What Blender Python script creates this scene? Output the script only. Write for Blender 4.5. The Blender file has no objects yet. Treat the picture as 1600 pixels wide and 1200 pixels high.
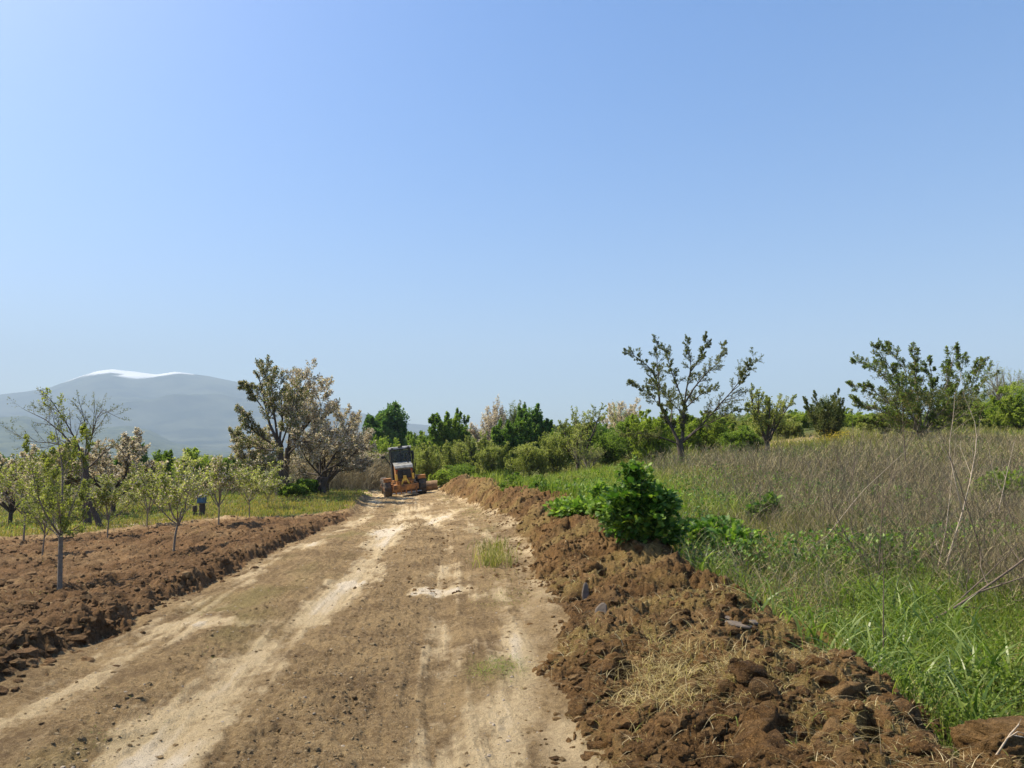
import bpy, bmesh, math, random
import numpy as np
from mathutils import Vector, Matrix, Euler

# ---------------------------------------------------------------- camera, sky, sun
F, HOR = 1180.0, 715.0                      # focal length and horizon of the 1600 x 1200 photograph
CAMZ = 1.6
PITCH = math.atan((HOR - 600) / F)
sc = bpy.context.scene
col = sc.collection
cam_d = bpy.data.cameras.new('camera'); cam = bpy.data.objects.new('camera', cam_d); col.objects.link(cam)
cam.location = (0, 0, CAMZ); cam.rotation_euler = (math.pi / 2 + PITCH, 0, 0)
cam_d.sensor_width = 36; cam_d.lens = 36 * F / 1600; cam_d.clip_end = 40000; cam_d.clip_start = 0.05
sc.camera = cam
SUN_EL, SUN_AZ = math.radians(52), math.radians(-70)     # azimuth from +Y towards +X
w = bpy.data.worlds.new('World'); sc.world = w; w.use_nodes = True
wt = w.node_tree; bg = wt.nodes['Background']
sky = wt.nodes.new('ShaderNodeTexSky'); sky.sky_type = 'NISHITA'; sky.sun_disc = False
sky.sun_elevation = SUN_EL; sky.sun_rotation = SUN_AZ; sky.altitude = 300
sky.air_density = 1.0; sky.dust_density = 2.4; sky.ozone_density = 2.2
hs = wt.nodes.new('ShaderNodeHueSaturation'); hs.inputs['Saturation'].default_value = 1.5; hs.inputs['Hue'].default_value = 0.505; hs.inputs['Value'].default_value = 1.12
wt.links.new(sky.outputs[0], hs.inputs['Color']); wt.links.new(hs.outputs[0], bg.inputs[0]); bg.inputs[1].default_value = 0.092
sd = bpy.data.lights.new('sun', 'SUN'); sun = bpy.data.objects.new('sun', sd); col.objects.link(sun)
sd.energy = 5.0; sd.angle = math.radians(0.5); sd.color = (1.0, 0.89, 0.68)
sdir = Vector((math.sin(SUN_AZ) * math.cos(SUN_EL), math.cos(SUN_AZ) * math.cos(SUN_EL), math.sin(SUN_EL)))
sun.rotation_euler = sdir.to_track_quat('Z', 'Y').to_euler()
sun.location = (-30, 10, 40)
sc.view_settings.view_transform = 'Standard'; sc.view_settings.look = 'None'
sc.view_settings.exposure = 1.08; sc.view_settings.gamma = 1.0
sc.cycles.max_bounces = 6; sc.cycles.diffuse_bounces = 3; sc.cycles.transmission_bounces = 3
sc.cycles.transparent_max_bounces = 8; sc.cycles.volume_bounces = 0; sc.cycles.glossy_bounces = 2
sc.cycles.caustics_reflective = False; sc.cycles.caustics_refractive = False

# ---------------------------------------------------------------- helpers
rs = np.random.RandomState
CP, SP = math.cos(PITCH), math.sin(PITCH)
def at(px, py, Y):
    """point seen at a pixel of the photograph at forward distance Y"""
    px = np.asarray(px, float); py = np.asarray(py, float)
    u = (px - 800) / F; v = (600 - py) / F
    s = Y / (CP - v * SP)
    return np.stack([u * s, np.broadcast_to(np.asarray(Y, float), np.shape(s)) + 0 * s, CAMZ + (SP + v * CP) * s], -1)
def xat(px, Y): return (np.asarray(px, float) - 800) / F * Y * 1.005

def hsh(i, j, s=0):
    h = (i.astype(np.int64) * 374761393 + j.astype(np.int64) * 668265263 + s * 1442695041) & 0xffffffff
    h = ((h ^ (h >> 13)) * 1274126177) & 0xffffffff
    h = (h ^ (h >> 16)) & 0xffffffff
    return (h / 4294967295.0).astype(np.float32)
def vn(x, y, s=0):
    i = np.floor(x); j = np.floor(y); fx = x - i; fy = y - j
    fx = fx * fx * fx * (fx * (fx * 6 - 15) + 10); fy = fy * fy * fy * (fy * (fy * 6 - 15) + 10)
    a = hsh(i, j, s); b = hsh(i + 1, j, s); c = hsh(i, j + 1, s); d = hsh(i + 1, j + 1, s)
    return (a + (b - a) * fx) * (1 - fy) + (c + (d - c) * fx) * fy
def fbm(x, y, o=4, s=0, g=0.5):
    t = 0; a = 1.0; n = 0
    for k in range(o):
        t = t + a * vn(x, y, s + k * 7); n += a; a *= g
        x, y = (x * 0.8 - y * 0.6) * 2.03 + 5.2, (x * 0.6 + y * 0.8) * 2.03 - 3.1
    return t / n
def ridged(x, y, o=4, s=0):
    t = 0; a = 1.0; n = 0
    for k in range(o):
        t = t + a * (1 - np.abs(2 * vn(x, y, s + k * 7) - 1)); n += a; a *= .5
        x, y = (x * 0.8 - y * 0.6) * 2.03 + 5.2, (x * 0.6 + y * 0.8) * 2.03 - 3.1
    return t / n
def clods(x, y, cell, s=0):
    """height field of rounded lumps, one per cell, 0..1"""
    x = x / cell; y = y / cell; i0 = np.floor(x); j0 = np.floor(y); out = np.zeros_like(x)
    for di in (-1, 0, 1):
        for dj in (-1, 0, 1):
            i = i0 + di; j = j0 + dj
            cx = i + hsh(i, j, s); cy = j + hsh(i, j, s + 11); r = 0.35 + 0.6 * hsh(i, j, s + 23)
            d2 = ((x - cx) ** 2 + (y - cy) ** 2) / (r * r)
            out = np.maximum(out, np.sqrt(np.maximum(0, 1 - d2)) * r)
    return out
def sst(x, a, b):
    t = np.clip((x - a) / (b - a), 0, 1); return t * t * (3 - 2 * t)
def ip(y, t):
    return np.interp(y, [p[0] for p in t], [p[1] for p in t])

def mesh_np(name, V, Q, mat, v=None, parent=None, smooth=False, attrs=None):
    """one mesh object from vertex and face arrays (all faces with the same number of corners)"""
    V = np.asarray(V, np.float32); Q = np.asarray(Q, np.int32); n, k = Q.shape
    me = bpy.data.meshes.new(name)
    me.vertices.add(len(V)); me.vertices.foreach_set('co', V.ravel())
    me.loops.add(n * k); me.loops.foreach_set('vertex_index', Q.ravel())
    me.polygons.add(n); me.polygons.foreach_set('loop_start', np.arange(0, n * k, k, dtype=np.int32))
    try: me.polygons.foreach_set('loop_total', np.full(n, k, dtype=np.int32))
    except Exception: pass
    me.polygons.foreach_set('use_smooth', np.full(n, smooth, dtype=bool))
    me.update(calc_edges=True)
    if v is not None:
        a = me.attributes.new('v', 'FLOAT', 'FACE'); a.data.foreach_set('value', np.asarray(v, np.float32))
    for k2, arr in (attrs or {}).items():
        a = me.attributes.new(k2, 'FLOAT', 'POINT'); a.data.foreach_set('value', np.asarray(arr, np.float32))
    me.materials.append(mat)
    o = bpy.data.objects.new(name, me); col.objects.link(o)
    if parent: o.parent = parent
    return o
def tag(o, label=None, cat=None, group=None, kind=None):
    if label: o['label'] = label
    if cat: o['category'] = cat
    if group: o['group'] = group
    if kind: o['kind'] = kind
    return o
def empty(name, loc, label=None, cat=None, group=None, rz=0):
    e = bpy.data.objects.new(name, None); col.objects.link(e); e.location = loc; e.rotation_euler = (0, 0, rz)
    e.empty_display_size = 0.2
    return tag(e, label, cat, group)

def unit(a): return a / np.maximum(np.linalg.norm(a, axis=-1, keepdims=True), 1e-9)
def stamp(TV, TF, O, X, Y, Z, S):
    """copies of a template: origin O, axes X Y Z, scale S (n,) or (n,3)"""
    S = np.asarray(S, float)
    if S.ndim == 1: S = np.repeat(S[:, None], 3, 1)
    V = (O[:, None, :] + TV[None, :, 0:1] * (X * S[:, 0:1])[:, None, :] + TV[None, :, 1:2] * (Y * S[:, 1:2])[:, None, :]
         + TV[None, :, 2:3] * (Z * S[:, 2:3])[:, None, :])
    Fs = TF[None] + (np.arange(len(O)) * len(TV))[:, None, None]
    return V.reshape(-1, 3), Fs.reshape(-1, TF.shape[1])
def frames(D, r, flat=0.0):
    """random frames with Y along D; flat pulls the normal upward"""
    D = unit(D); N = r.normal(size=D.shape); N[:, 2] += flat * 3
    X = unit(np.cross(D, N)); Z = np.cross(X, D)
    return X, D, Z
def cat_meshes(parts):
    Vs, Fs, n = [], [], 0
    for V, Q in parts:
        Vs.append(V); Fs.append(Q + n); n += len(V)
    return np.concatenate(Vs), np.concatenate(Fs)

# ---------------------------------------------------------------- materials
def nodemat(name):
    m = bpy.data.materials.new(name); m.use_nodes = True; t = m.node_tree; t.nodes.clear()
    out = t.nodes.new('ShaderNodeOutputMaterial'); return m, t, out
def ramp(t, stops, fac):
    n = t.nodes.new('ShaderNodeValToRGB'); e = n.color_ramp.elements
    while len(e) < len(stops): e.new(0.5)
    for k, (p, c) in enumerate(stops): e[k].position = p; e[k].color = (*c, 1)
    t.links.new(fac, n.inputs[0]); return n.outputs[0]
def noise(t, scale, detail=4, rough=0.6, vec=None, dist=0):
    n = t.nodes.new('ShaderNodeTexNoise'); n.inputs['Scale'].default_value = scale; n.inputs['Detail'].default_value = detail
    n.inputs['Roughness'].default_value = rough; n.inputs['Distortion'].default_value = dist
    if vec: t.links.new(vec, n.inputs['Vector'])
    return n.outputs['Fac']
def mixc(t, fac, a, b, mode='MIX'):
    n = t.nodes.new('ShaderNodeMix'); n.data_type = 'RGBA'; n.blend_type = mode
    for i, x in ((0, fac), (6, a), (7, b)):
        if isinstance(x, (int, float)): n.inputs[i].default_value = x
        elif isinstance(x, tuple): n.inputs[i].default_value = (*x, 1)
        else: t.links.new(x, n.inputs[i])
    return n.outputs[2]
def mth(t, op, a, b=None, clamp=False):
    n = t.nodes.new('ShaderNodeMath'); n.operation = op; n.use_clamp = clamp
    for i, x in enumerate((a, b)):
        if x is None: continue
        if isinstance(x, (int, float)): n.inputs[i].default_value = x
        else: t.links.new(x, n.inputs[i])
    return n.outputs[0]
def attr(t, name):
    n = t.nodes.new('ShaderNodeAttribute'); n.attribute_name = name; return n.outputs['Fac']
def objco(t): return t.nodes.new('ShaderNodeTexCoord').outputs['Object']
def leaf_mat(name, cols, trans=0.35, rough=0.55, spec=0.3, tint=(1.0, 1.1, 0.55)):
    """foliage: colour per leaf from the face attribute v, some light passing through"""
    m, t, out = nodemat(name)
    c = ramp(t, [(i / (len(cols) - 1), x) for i, x in enumerate(cols)], attr(t, 'v'))
    b = t.nodes.new('ShaderNodeBsdfPrincipled'); t.links.new(c, b.inputs['Base Color'])
    b.inputs['Roughness'].default_value = rough; b.inputs['Specular IOR Level'].default_value = spec
    if trans > 0:
        trans = min(trans + .13, .6)
        tr = t.nodes.new('ShaderNodeBsdfTranslucent'); c2 = mixc(t, 1.0, c, tint, 'MULTIPLY'); t.links.new(c2, tr.inputs[0])
        mx = t.nodes.new('ShaderNodeMixShader'); mx.inputs[0].default_value = trans
        t.links.new(b.outputs[0], mx.inputs[1]); t.links.new(tr.outputs[0], mx.inputs[2]); t.links.new(mx.outputs[0], out.inputs[0])
    else: t.links.new(b.outputs[0], out.inputs[0])
    return m
def bark_mat(name, a, b, sc_=30):
    m, t, out = nodemat(name); co = objco(t)
    c = ramp(t, [(0.3, a), (0.7, b)], noise(t, sc_, 5, .7, co))
    p = t.nodes.new('ShaderNodeBsdfPrincipled'); t.links.new(c, p.inputs['Base Color']); p.inputs['Roughness'].default_value = 0.9
    bm_ = t.nodes.new('ShaderNodeBump'); bm_.inputs['Strength'].default_value = 0.6; bm_.inputs['Distance'].default_value = 0.01
    t.links.new(noise(t, sc_ * 2, 4, .7, co), bm_.inputs['Height']); t.links.new(bm_.outputs[0], p.inputs['Normal'])
    t.links.new(p.outputs[0], out.inputs[0]); return m
def plain_mat(name, a, b, sc_=8, rough=0.6, metal=0.0, bump=0.0, lo=.35, hi=.65):
    m, t, out = nodemat(name); co = objco(t)
    c = ramp(t, [(lo, a), (hi, b)], noise(t, sc_, 6, .65, co))
    p = t.nodes.new('ShaderNodeBsdfPrincipled'); t.links.new(c, p.inputs['Base Color'])
    p.inputs['Roughness'].default_value = rough; p.inputs['Metallic'].default_value = metal
    if bump:
        bm_ = t.nodes.new('ShaderNodeBump'); bm_.inputs['Strength'].default_value = bump; bm_.inputs['Distance'].default_value = 0.02
        t.links.new(noise(t, sc_ * 4, 5, .7, co), bm_.inputs['Height']); t.links.new(bm_.outputs[0], p.inputs['Normal'])
    t.links.new(p.outputs[0], out.inputs[0]); return m
def soil_mat(name, dark, mid, pale, grass=(0.20, 0.17, 0.06)):
    """soil: colours from noise, dust from the attribute pale, dead grass from the attribute green"""
    m, t, out = nodemat(name); co = objco(t)
    n1 = noise(t, 1.3, 8, .7, co); n2 = noise(t, 22, 6, .75, co); n3 = noise(t, 160, 3, .6, co)
    f = mth(t, 'ADD', mth(t, 'MULTIPLY', n1, .5), mth(t, 'MULTIPLY', n2, .5))
    c = ramp(t, [(0.42, dark), (0.58, mid)], f)
    pa = mth(t, 'MULTIPLY', attr(t, 'pale'), mth(t, 'ADD', mth(t, 'MULTIPLY', n2, 1.5), .25), True)
    c = mixc(t, pa, c, pale)
    c = mixc(t, mth(t, 'MULTIPLY', mth(t, 'SUBTRACT', attr(t, 'pale'), .98), 2.2, True), c, (.68, .59, .46))
    gr = mth(t, 'MULTIPLY', attr(t, 'green'), mth(t, 'ADD', n2, .4), True)
    c = mixc(t, gr, c, grass)
    spk = ramp(t, [(0.60, (0, 0, 0)), (0.66, (1, 1, 1))], n3)
    c = mixc(t, mth(t, 'MULTIPLY', spk, .55), c, tuple(min(1, x * 1.25) for x in pale))
    dk = ramp(t, [(0.36, (1, 1, 1)), (0.43, (0, 0, 0))], n3)
    c = mixc(t, mth(t, 'MULTIPLY', dk, .75), c, dark)
    p = t.nodes.new('ShaderNodeBsdfPrincipled'); t.links.new(c, p.inputs['Base Color'])
    p.inputs['Roughness'].default_value = 0.95; p.inputs['Specular IOR Level'].default_value = 0.15
    b = t.nodes.new('ShaderNodeBump'); b.inputs['Strength'].default_value = 1.0; b.inputs['Distance'].default_value = 0.045
    h = mth(t, 'ADD', mth(t, 'MULTIPLY', noise(t, 45, 6, .75, co), 1.0), mth(t, 'MULTIPLY', n3, .35))
    t.links.new(h, b.inputs['Height']); t.links.new(b.outputs[0], p.inputs['Normal'])
    t.links.new(p.outputs[0], out.inputs[0]); return m
M = {}
M['road'] = soil_mat('dusty_road_earth', (0.145, 0.093, 0.045), (0.345, 0.245, 0.125), (0.56, 0.44, 0.27))
M['field'] = soil_mat('ploughed_soil', (0.075, 0.041, 0.018), (0.22, 0.125, 0.058), (0.38, 0.26, 0.135))
M['berm'] = soil_mat('turned_soil', (0.05, 0.027, 0.011), (0.22, 0.122, 0.047), (0.34, 0.22, 0.10), (0.25, 0.18, 0.065))
M['ground'] = soil_mat('meadow_ground', (0.055, 0.052, 0.02), (0.14, 0.125, 0.05), (0.40, 0.29, 0.17), (0.085, 0.11, 0.028))
M['grass'] = leaf_mat('green_grass', [(0.065, 0.12, 0.015), (0.19, 0.25, 0.035), (0.38, 0.42, 0.10)], .4, .45)
M['broadgrass'] = leaf_mat('broad_grass', [(0.07, 0.13, 0.02), (0.17, 0.24, 0.05), (0.30, 0.37, 0.11)], .35, .4, .45)
M['herb'] = leaf_mat('herb_leaves', [(0.05, 0.09, 0.015), (0.14, 0.21, 0.03), (0.24, 0.30, 0.06)], .35)
M['lush'] = leaf_mat('lush_leaves', [(0.03, 0.09, 0.014), (0.09, 0.19, 0.025), (0.28, 0.40, 0.06)], .3, .48, .35)
M['lushlight'] = leaf_mat('light_lush_leaves', [(0.06, 0.14, 0.02), (0.15, 0.26, 0.04), (0.31, 0.42, 0.09)], .35, .5)
M['straw'] = leaf_mat('straw', [(0.25, 0.18, 0.07), (0.42, 0.33, 0.14), (0.60, 0.50, 0.26)], .2, .7)
M['drygrass'] = leaf_mat('dry_grass', [(0.12, 0.15, 0.03), (0.27, 0.26, 0.075), (0.46, 0.39, 0.16)], .3, .7)
M['ochre'] = leaf_mat('ochre_grass', [(0.14, 0.16, 0.03), (0.33, 0.26, 0.07), (0.48, 0.34, 0.12)], .3, .7)
M['brush'] = leaf_mat('dry_brush_stems', [(0.10, 0.075, 0.035), (0.31, 0.25, 0.135), (0.57, 0.48, 0.29)], 0, .85)
M['bark'] = bark_mat('dark_bark', (0.035, 0.026, 0.02), (0.10, 0.078, 0.062))
M['greybark'] = bark_mat('grey_bark', (0.13, 0.10, 0.075), (0.27, 0.23, 0.18))
M['lf_young'] = leaf_mat('young_orchard_leaves', [(0.14, 0.17, 0.04), (0.30, 0.32, 0.09), (0.52, 0.52, 0.26)], .4)
M['lf_cherry'] = leaf_mat('cherry_leaves', [(0.06, 0.09, 0.022), (0.125, 0.155, 0.04), (0.25, 0.23, 0.085)], .24)
M['lf_bronze'] = leaf_mat('bronze_leaves', [(0.06, 0.095, 0.022), (0.13, 0.14, 0.04), (0.25, 0.18, 0.07)], .24)
M['lf_dark'] = leaf_mat('dark_leaves', [(0.06, 0.12, 0.022), (0.13, 0.22, 0.04), (0.24, 0.34, 0.07)], .3, .45)
M['lf_blue'] = leaf_mat('bluish_leaves', [(0.06, 0.13, 0.035), (0.14, 0.24, 0.065), (0.25, 0.35, 0.10)], .3, .4, .5)
M['lf_green'] = leaf_mat('green_leaves', [(0.08, 0.145, 0.02), (0.18, 0.26, 0.045), (0.31, 0.38, 0.09)], .4)
M['lf_bright'] = leaf_mat('bright_leaves', [(0.13, 0.20, 0.03), (0.27, 0.34, 0.055), (0.41, 0.46, 0.12)], .45)
M['lf_olive'] = leaf_mat('olive_leaves', [(0.13, 0.16, 0.035), (0.29, 0.32, 0.085), (0.52, 0.51, 0.22)], .35)
M['lf_grey'] = leaf_mat('greyish_leaves', [(0.10, 0.13, 0.06), (0.19, 0.22, 0.12), (0.30, 0.32, 0.20)], .35)
M['bl_white'] = leaf_mat('white_blossom', [(0.42, 0.33, 0.27), (0.68, 0.58, 0.50), (0.82, 0.75, 0.67)], .3, tint=(1, 1, .76))
M['bl_brown'] = leaf_mat('faded_blossom', [(0.28, 0.21, 0.15), (0.54, 0.46, 0.37), (0.82, 0.76, 0.69)], .3, tint=(1, 1, .76))
M['flower'] = leaf_mat('yellow_flowers', [(0.45, 0.33, 0.02), (0.65, 0.5, 0.04)], .3)

M['stalk'] = bark_mat('dry_stalk_bark', (.25, .19, .13), (.52, .44, .34), 40); M['darkstalk'] = bark_mat('dark_stalk_bark', (.09, .065, .045), (.2, .15, .11), 40)

# ---------------------------------------------------------------- the lie of the land
T_L = [(-5, -3.3), (3, -3.3), (5.2, -3.62), (9, -3.95), (14, -4.25), (22, -4.9), (32, -6.2), (47, -8.4), (60, -11.5), (75, -17)]
T_R = [(-5, .3), (3, .3), (9, .45), (14, .1), (25, -1.0), (40, -3.5), (47, -4.8), (60, -7.5), (75, -13)]
T_C = [(-5, 1.75), (3.3, 1.72), (5, 1.66), (7, 1.68), (10, 1.5), (12, 1.35), (17, .7), (25, -.35), (35, -1.9), (46, -3.4), (50, -4.0)]
T_E = [(-60, 18), (-15.6, 23.5), (-12.7, 25.5), (-9.6, 26.0), (-8.6, 24.8), (-7.4, 24.6), (-6.2, 26.5), (-5, 28)]     # far edge of the ploughed field, by x
CTRL = [(-2, 3, 0), (-3.5, 5, 0), (0, 3, 0), (0, 8, 0), (-3.5, 10, -.03), (-2, 12, 0), (2.5, 3, .03), (4, 5, .1), (5.6, 8.3, .28),
        (5, 12, .42), (13.6, 20, .85), (14, 9, .7), (-9, 6, -.35), (-16, 12, -.9), (-9, 2, -.3), (9, 2, .3), (0, 1, 0), (-30, 25, -1.6), (24, 20, 1.3)]
for p in [(93, 928, 11), (283, 870, 16), (180, 842, 22), (240, 826, 25), (350, 820, 21), (397, 810, 24.5), (424, 799, 28), (52, 846, 22), (82, 858, 19),
          (450, 853, 14), (620, 822, 20), (640, 800, 29), (610, 781, 45.5), (672, 770, 45.5), (730, 748, 56), (600, 765, 62), (850, 797, 18), (860, 758, 30),
          (1065, 728, 31), (1195, 714, 36), (1290, 692, 40), (1590, 690, 36), (1440, 686, 33), (0, 812, 34), (187, 806, 31), (440, 776, 33), (510, 772, 36),
          (1250, 672, 75), (1500, 662, 70), (1000, 694, 70), (760, 722, 80), (50, 790, 47), (300, 768, 52), (500, 748, 62), (0, 748, 110), (400, 735, 110), (1500, 690, 110), (1000, 700, 110)]:
    CTRL.append(tuple(at(*p)))
CTRL = np.array(CTRL)
def wco(x, y):
    y = np.clip(y, 1.0, 120.0); u = np.clip(x / (y + 4), -1.3, 1.3); return np.stack([u * 1.6, np.log(y + 4)], -1)
def _tps(r2): return np.where(r2 > 1e-12, r2 * np.log(np.maximum(r2, 1e-12)), 0)
_P = wco(CTRL[:, 0], CTRL[:, 1]); _n = len(_P)
_K = _tps(((_P[:, None] - _P[None]) ** 2).sum(-1)) + np.eye(_n) * 0.012
_A = np.zeros((_n + 3, _n + 3)); _A[:_n, :_n] = _K; _A[:_n, _n] = 1; _A[:_n, _n + 1:] = _P; _A[_n:, :_n] = _A[:_n, _n:].T
_W = np.linalg.solve(_A, np.concatenate([CTRL[:, 2], np.zeros(3)]))
def base(x, y):
    x = np.asarray(x, float); y = np.asarray(y, float); p = wco(x, y).reshape(-1, 2); out = np.empty(len(p))
    for i in range(0, len(p), 60000):
        q = p[i:i + 60000]
        out[i:i + 60000] = _tps(((q[:, None] - _P[None]) ** 2).sum(-1)) @ _W[:_n] + _W[_n] + q @ _W[_n + 1:]
    return out.reshape(x.shape)
def land(x, y):
    """ground height at any point, and the masks of what lies there"""
    x = np.asarray(x, float); y = np.asarray(y, float)
    L = ip(y, T_L); R = ip(y, T_R); C = ip(y, T_C); E = ip(x, T_E)
    near = sst(y, -8, -6) * (1 - sst(y, 70, 90))
    wob = (fbm(x * .9, y * .9, 3, 5) - .5) * .5
    jag = (fbm(x * 4, y * 4, 3, 6) - .5) * .30 + (fbm(x * 15, y * 15, 3, 7) - .5) * .13
    dl = L - x + wob * .5 + jag                              # metres into the left side
    u = (x - L) / (R - L)
    z = base(x, y)
    soft = fbm(x * .25, y * .25, 3, 40) - .5
    # ploughed field
    fm = sst(dl, 0.0, .25) * (1 - sst(y + wob * 1.5, E - .4, E + .4))
    bank = sst(dl, -.02, .28) * (.03 + .12 * np.exp(-np.maximum(dl, 0) / 1.2)) * near
    row = fbm(x * .5, y * .5, 3, 60)
    fc = clods(x, y, .42, 1) * .10 + clods(x + .4, y, .2, 2) * .085 + clods(x, y + .7, .09, 3) * .05
    fz = fc + (row - .5) * .14 + (fbm(x * 7, y * 7, 3, 70) - .5) * .05 + (ridged(x * 15, y * 15, 4, 58) - .5) * .06 - .13 + clods(x, y, .6, 8) * .11 * np.exp(-np.maximum(dl, 0) / .6)
    z = z + bank + fm * fz
    # road
    rm = sst(u, -.02, .06) * (1 - sst(u, .9, 1.0)) * near
    t1 = ip(y, [(2, -.3), (3.9, -.37), (8.8, -.82), (14, -1.15), (30, -3.7), (47, -6)]); t2 = ip(y, [(3, -2.0), (5.2, -2.07), (10, -2.0), (14, -2.4), (28, -4.1), (47, -7)])
    t3 = L + .45
    g = lambda c, s_: np.exp(-((x - c) / s_) ** 2)
    tread = np.sin((y * 1.0 + .25 * x) * 2 * math.pi / .085 + 2 * fbm(x * 4, y * 4, 2, 9)) * .5 + .5
    loose = sst(fbm(x * 1.1, y * .5, 4, 21), .42, .62)
    midz = np.exp(-((x - (t1 + t2) / 2) / .48) ** 2) * (1 - sst(y, 9, 12)) + .9 * np.exp(-((x - (t1 + t2) / 2 - .3) / .6) ** 2) * sst(y, 10.5, 12) * (1 - sst(y, 16, 19))
    ldz = np.exp(-((x - (t3 + t2) / 2 - .12) / .33) ** 2)
    lo = np.clip(np.maximum(midz, ldz * .9) + loose * .35, 0, 1)
    rz = -.035 * g(t1, .14) - .03 * g(t2, .3) - .025 * g(t3, .25) + tread * .016 * (g(t3, .28) + .6 * g(t2 - .1, .25) * sst(fbm(x, y * .6, 2, 14), .4, .6)) \
        + lo * (clods(x, y, .10, 31) * .028 + clods(x, y, .045, 32) * .016) + (fbm(x * 3, y * 2, 4, 33) - .5) * .05 + (fbm(x * 16, y * 12, 3, 34) - .5) * .022 \
        + clods(x, y, .05, 36) * .006
    stri = fbm((x - L) * 13, y * .7, 3, 38) - .5
    rz = rz + stri * .03
    z = z + rm * rz
    # bank of pushed up soil on the right
    wl = np.maximum(C - R, .5); wr = .85 + .2 * np.sin(y * 1.3)
    s = x - C + (fbm(x * .7, y * .7, 3, 77) - .5) * .7 + jag * .9
    prof = np.where(s < 0, .35 * sst(s, -wl * 1.1, -wl * .5) + .65 * sst(s, -wl * .95, -wl * .02), 1 - sst(s, .12, wr))
    endm = 1 - sst(y, 44, 49)
    hb = (.27 + .17 * sst(y, 7, 18) + .16 * sst(y, 26, 36)) * (.72 + .6 * fbm(x * .55, y * .55, 3, 50)) * (1 - sst(y, 9, 14) * (1 - np.clip(.25 + 1.5 * vn(y * .23, y * 0, 59), 0, 1.25))) * endm
    bm_ = sst(prof, .02, .14) * endm
    big = clods(x, y, .8, 51) * .13 + clods(x, y, .36, 52) * .13 + clods(x, y, .15, 53) * .075 + clods(x, y, .06, 54) * .032
    hole = sst(ridged(x * 1.5, y * 1.5, 3, 55), .76, .90) * .24
    bz = prof ** .8 * hb + bm_ * (np.sqrt(np.clip(prof, 0, 1)) * .8 + .2) * (big - .12 - hole * .7 + (fbm(x * 9, y * 9, 4, 56) - .5) * .09 + (ridged(x * 17, y * 17, 4, 57) - .5) * .075)
    z = z + bz
    # meadow roughness
    mm = (1 - rm) * (1 - fm) * (1 - bm_)
    z = z + mm * ((fbm(x * .8, y * .8, 4, 80) - .5) * .14 * near + soft * .15 * near)
    # what lies on the surface
    inroad = sst(x, L - .7, L - .6) * (1 - sst(x, C - .2, C)) * near
    k = lambda cx, cy, sx, sy: np.exp(-(((x - cx) / sx) ** 2 + ((y - cy) / sy) ** 2))
    patches = 0
    for (ppx, ppy, sx, sy, a_) in [(680, 918, .34, .28, 2.4), (662, 925, .2, .1, 1.8), (345, 962, .32, .3, 1.1), (400, 966, .3, .25, 1.0), (620, 822, .5, 1.8, 1.3), (690, 802, .35, 2.2, 1.5),
                                   (290, 1185, .16, .35, 1.0), (530, 905, .5, .25, 1.0), (500, 850, .5, .6, .5), (840, 1010, .35, .5, .6), (810, 1100, .3, .7, .8), (820, 990, .5, .3, .4),
                                   (650, 790, 1.2, 2.5, .5), (700, 860, .12, .3, 1.), (600, 826, .3, 1.2, .8), (740, 930, .2, .15, .7), (690, 1185, .2, .3, .8)]:
        Yp = CAMZ * F / (ppy - HOR); patches = patches + a_ * k(float(xat(ppx, Yp)), Yp, sx, sy)
    streak = fbm(x * 2.6 + y * .25, y * .55, 4, 90)
    pale = rm * np.clip(.28 + .45 * g(t1, .20) + .68 * g(t2, .42) + .35 * g(t3, .35) * sst(y, 3, 5) + patches * (.35 + .9 * fbm(x * 6, y * 4, 4, 91)) + (streak - .5) * 1.3 + stri * .9 - lo * .75
                        + .35 * sst(x, -.35, .05) * (1 - sst(y, 6, 9)), 0, 1.4)
    pale = rm * (sst(pale + (fbm(x * 7, y * 5, 5, 190, .62) - .5) * 1.15, .22, .95) * 1.0 + np.clip(pale - 1.0, 0, .5))
    pale = pale + fm * np.clip((fbm(x * .6, y * .6, 4, 95) - .5) * 1.6, 0, .4) + bm_ * np.clip((fbm(x * 2, y * 2, 4, 96) - .52) * 2.2, 0, .5)
    pale = pale + fm * sst(y + wob, E - 2.2, E - .2) * .8
    dirt = 0
    for (ppx, ppy, Yp, sx, sy, a_) in [(1250, 690, 44, 3.2, 3, 1.2), (1215, 698, 40, 1.2, 2, 1.2), (1560, 684, 37, 6, 2.2, 1.2), (1480, 688, 35, 3.5, 1.6, .9), (1104, 706, 38, .8, 1.5, 1.2), (30, 828, 26, 6, 1.5, 1.), (220, 826, 27, 2, 1, .8), (585, 768, 50, 1.5, 4, .9)]:
        dirt = dirt + a_ * k(float(xat(ppx, Yp)), Yp, sx, sy)
    pale = pale + mm * np.clip(dirt * (.5 + fbm(x * .9, y * .9, 3, 97)), 0, 1.2) + mm * inroad * sst(u, .5, .6) * np.clip(fbm(x * 3, y * 2, 4, 191) * 2.2 - .75, 0, 1)
    green = mm * (1 - inroad) * sst(fbm(x * .35, y * .35, 4, 98), .3, .6) + bm_ * np.clip((fbm(x * 1.3, y * 1.3, 4, 99) - .42) * 4, 0, .75) + rm * .8 * np.clip((fbm(x * 1.6, y * .8, 4, 92) - .52) * 4, 0, .8) * (g(L + .95, .5) + g(R - .2, .45) * sst(y, 7, 9)) + rm * k(-.05, 5.9, .3, .35) * .5
    far = sst(y, 60, 80)
    green = np.clip(green + far, 0, 1) * (1 - np.clip(dirt, 0, 1) * mm)
    return z, dict(pale=np.clip(pale, 0, 1.5), green=green, rm=rm, fm=fm, bm=bm_)
def H(x, y): return land(np.atleast_1d(np.asarray(x, float)), np.atleast_1d(np.asarray(y, float)))[0]

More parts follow.
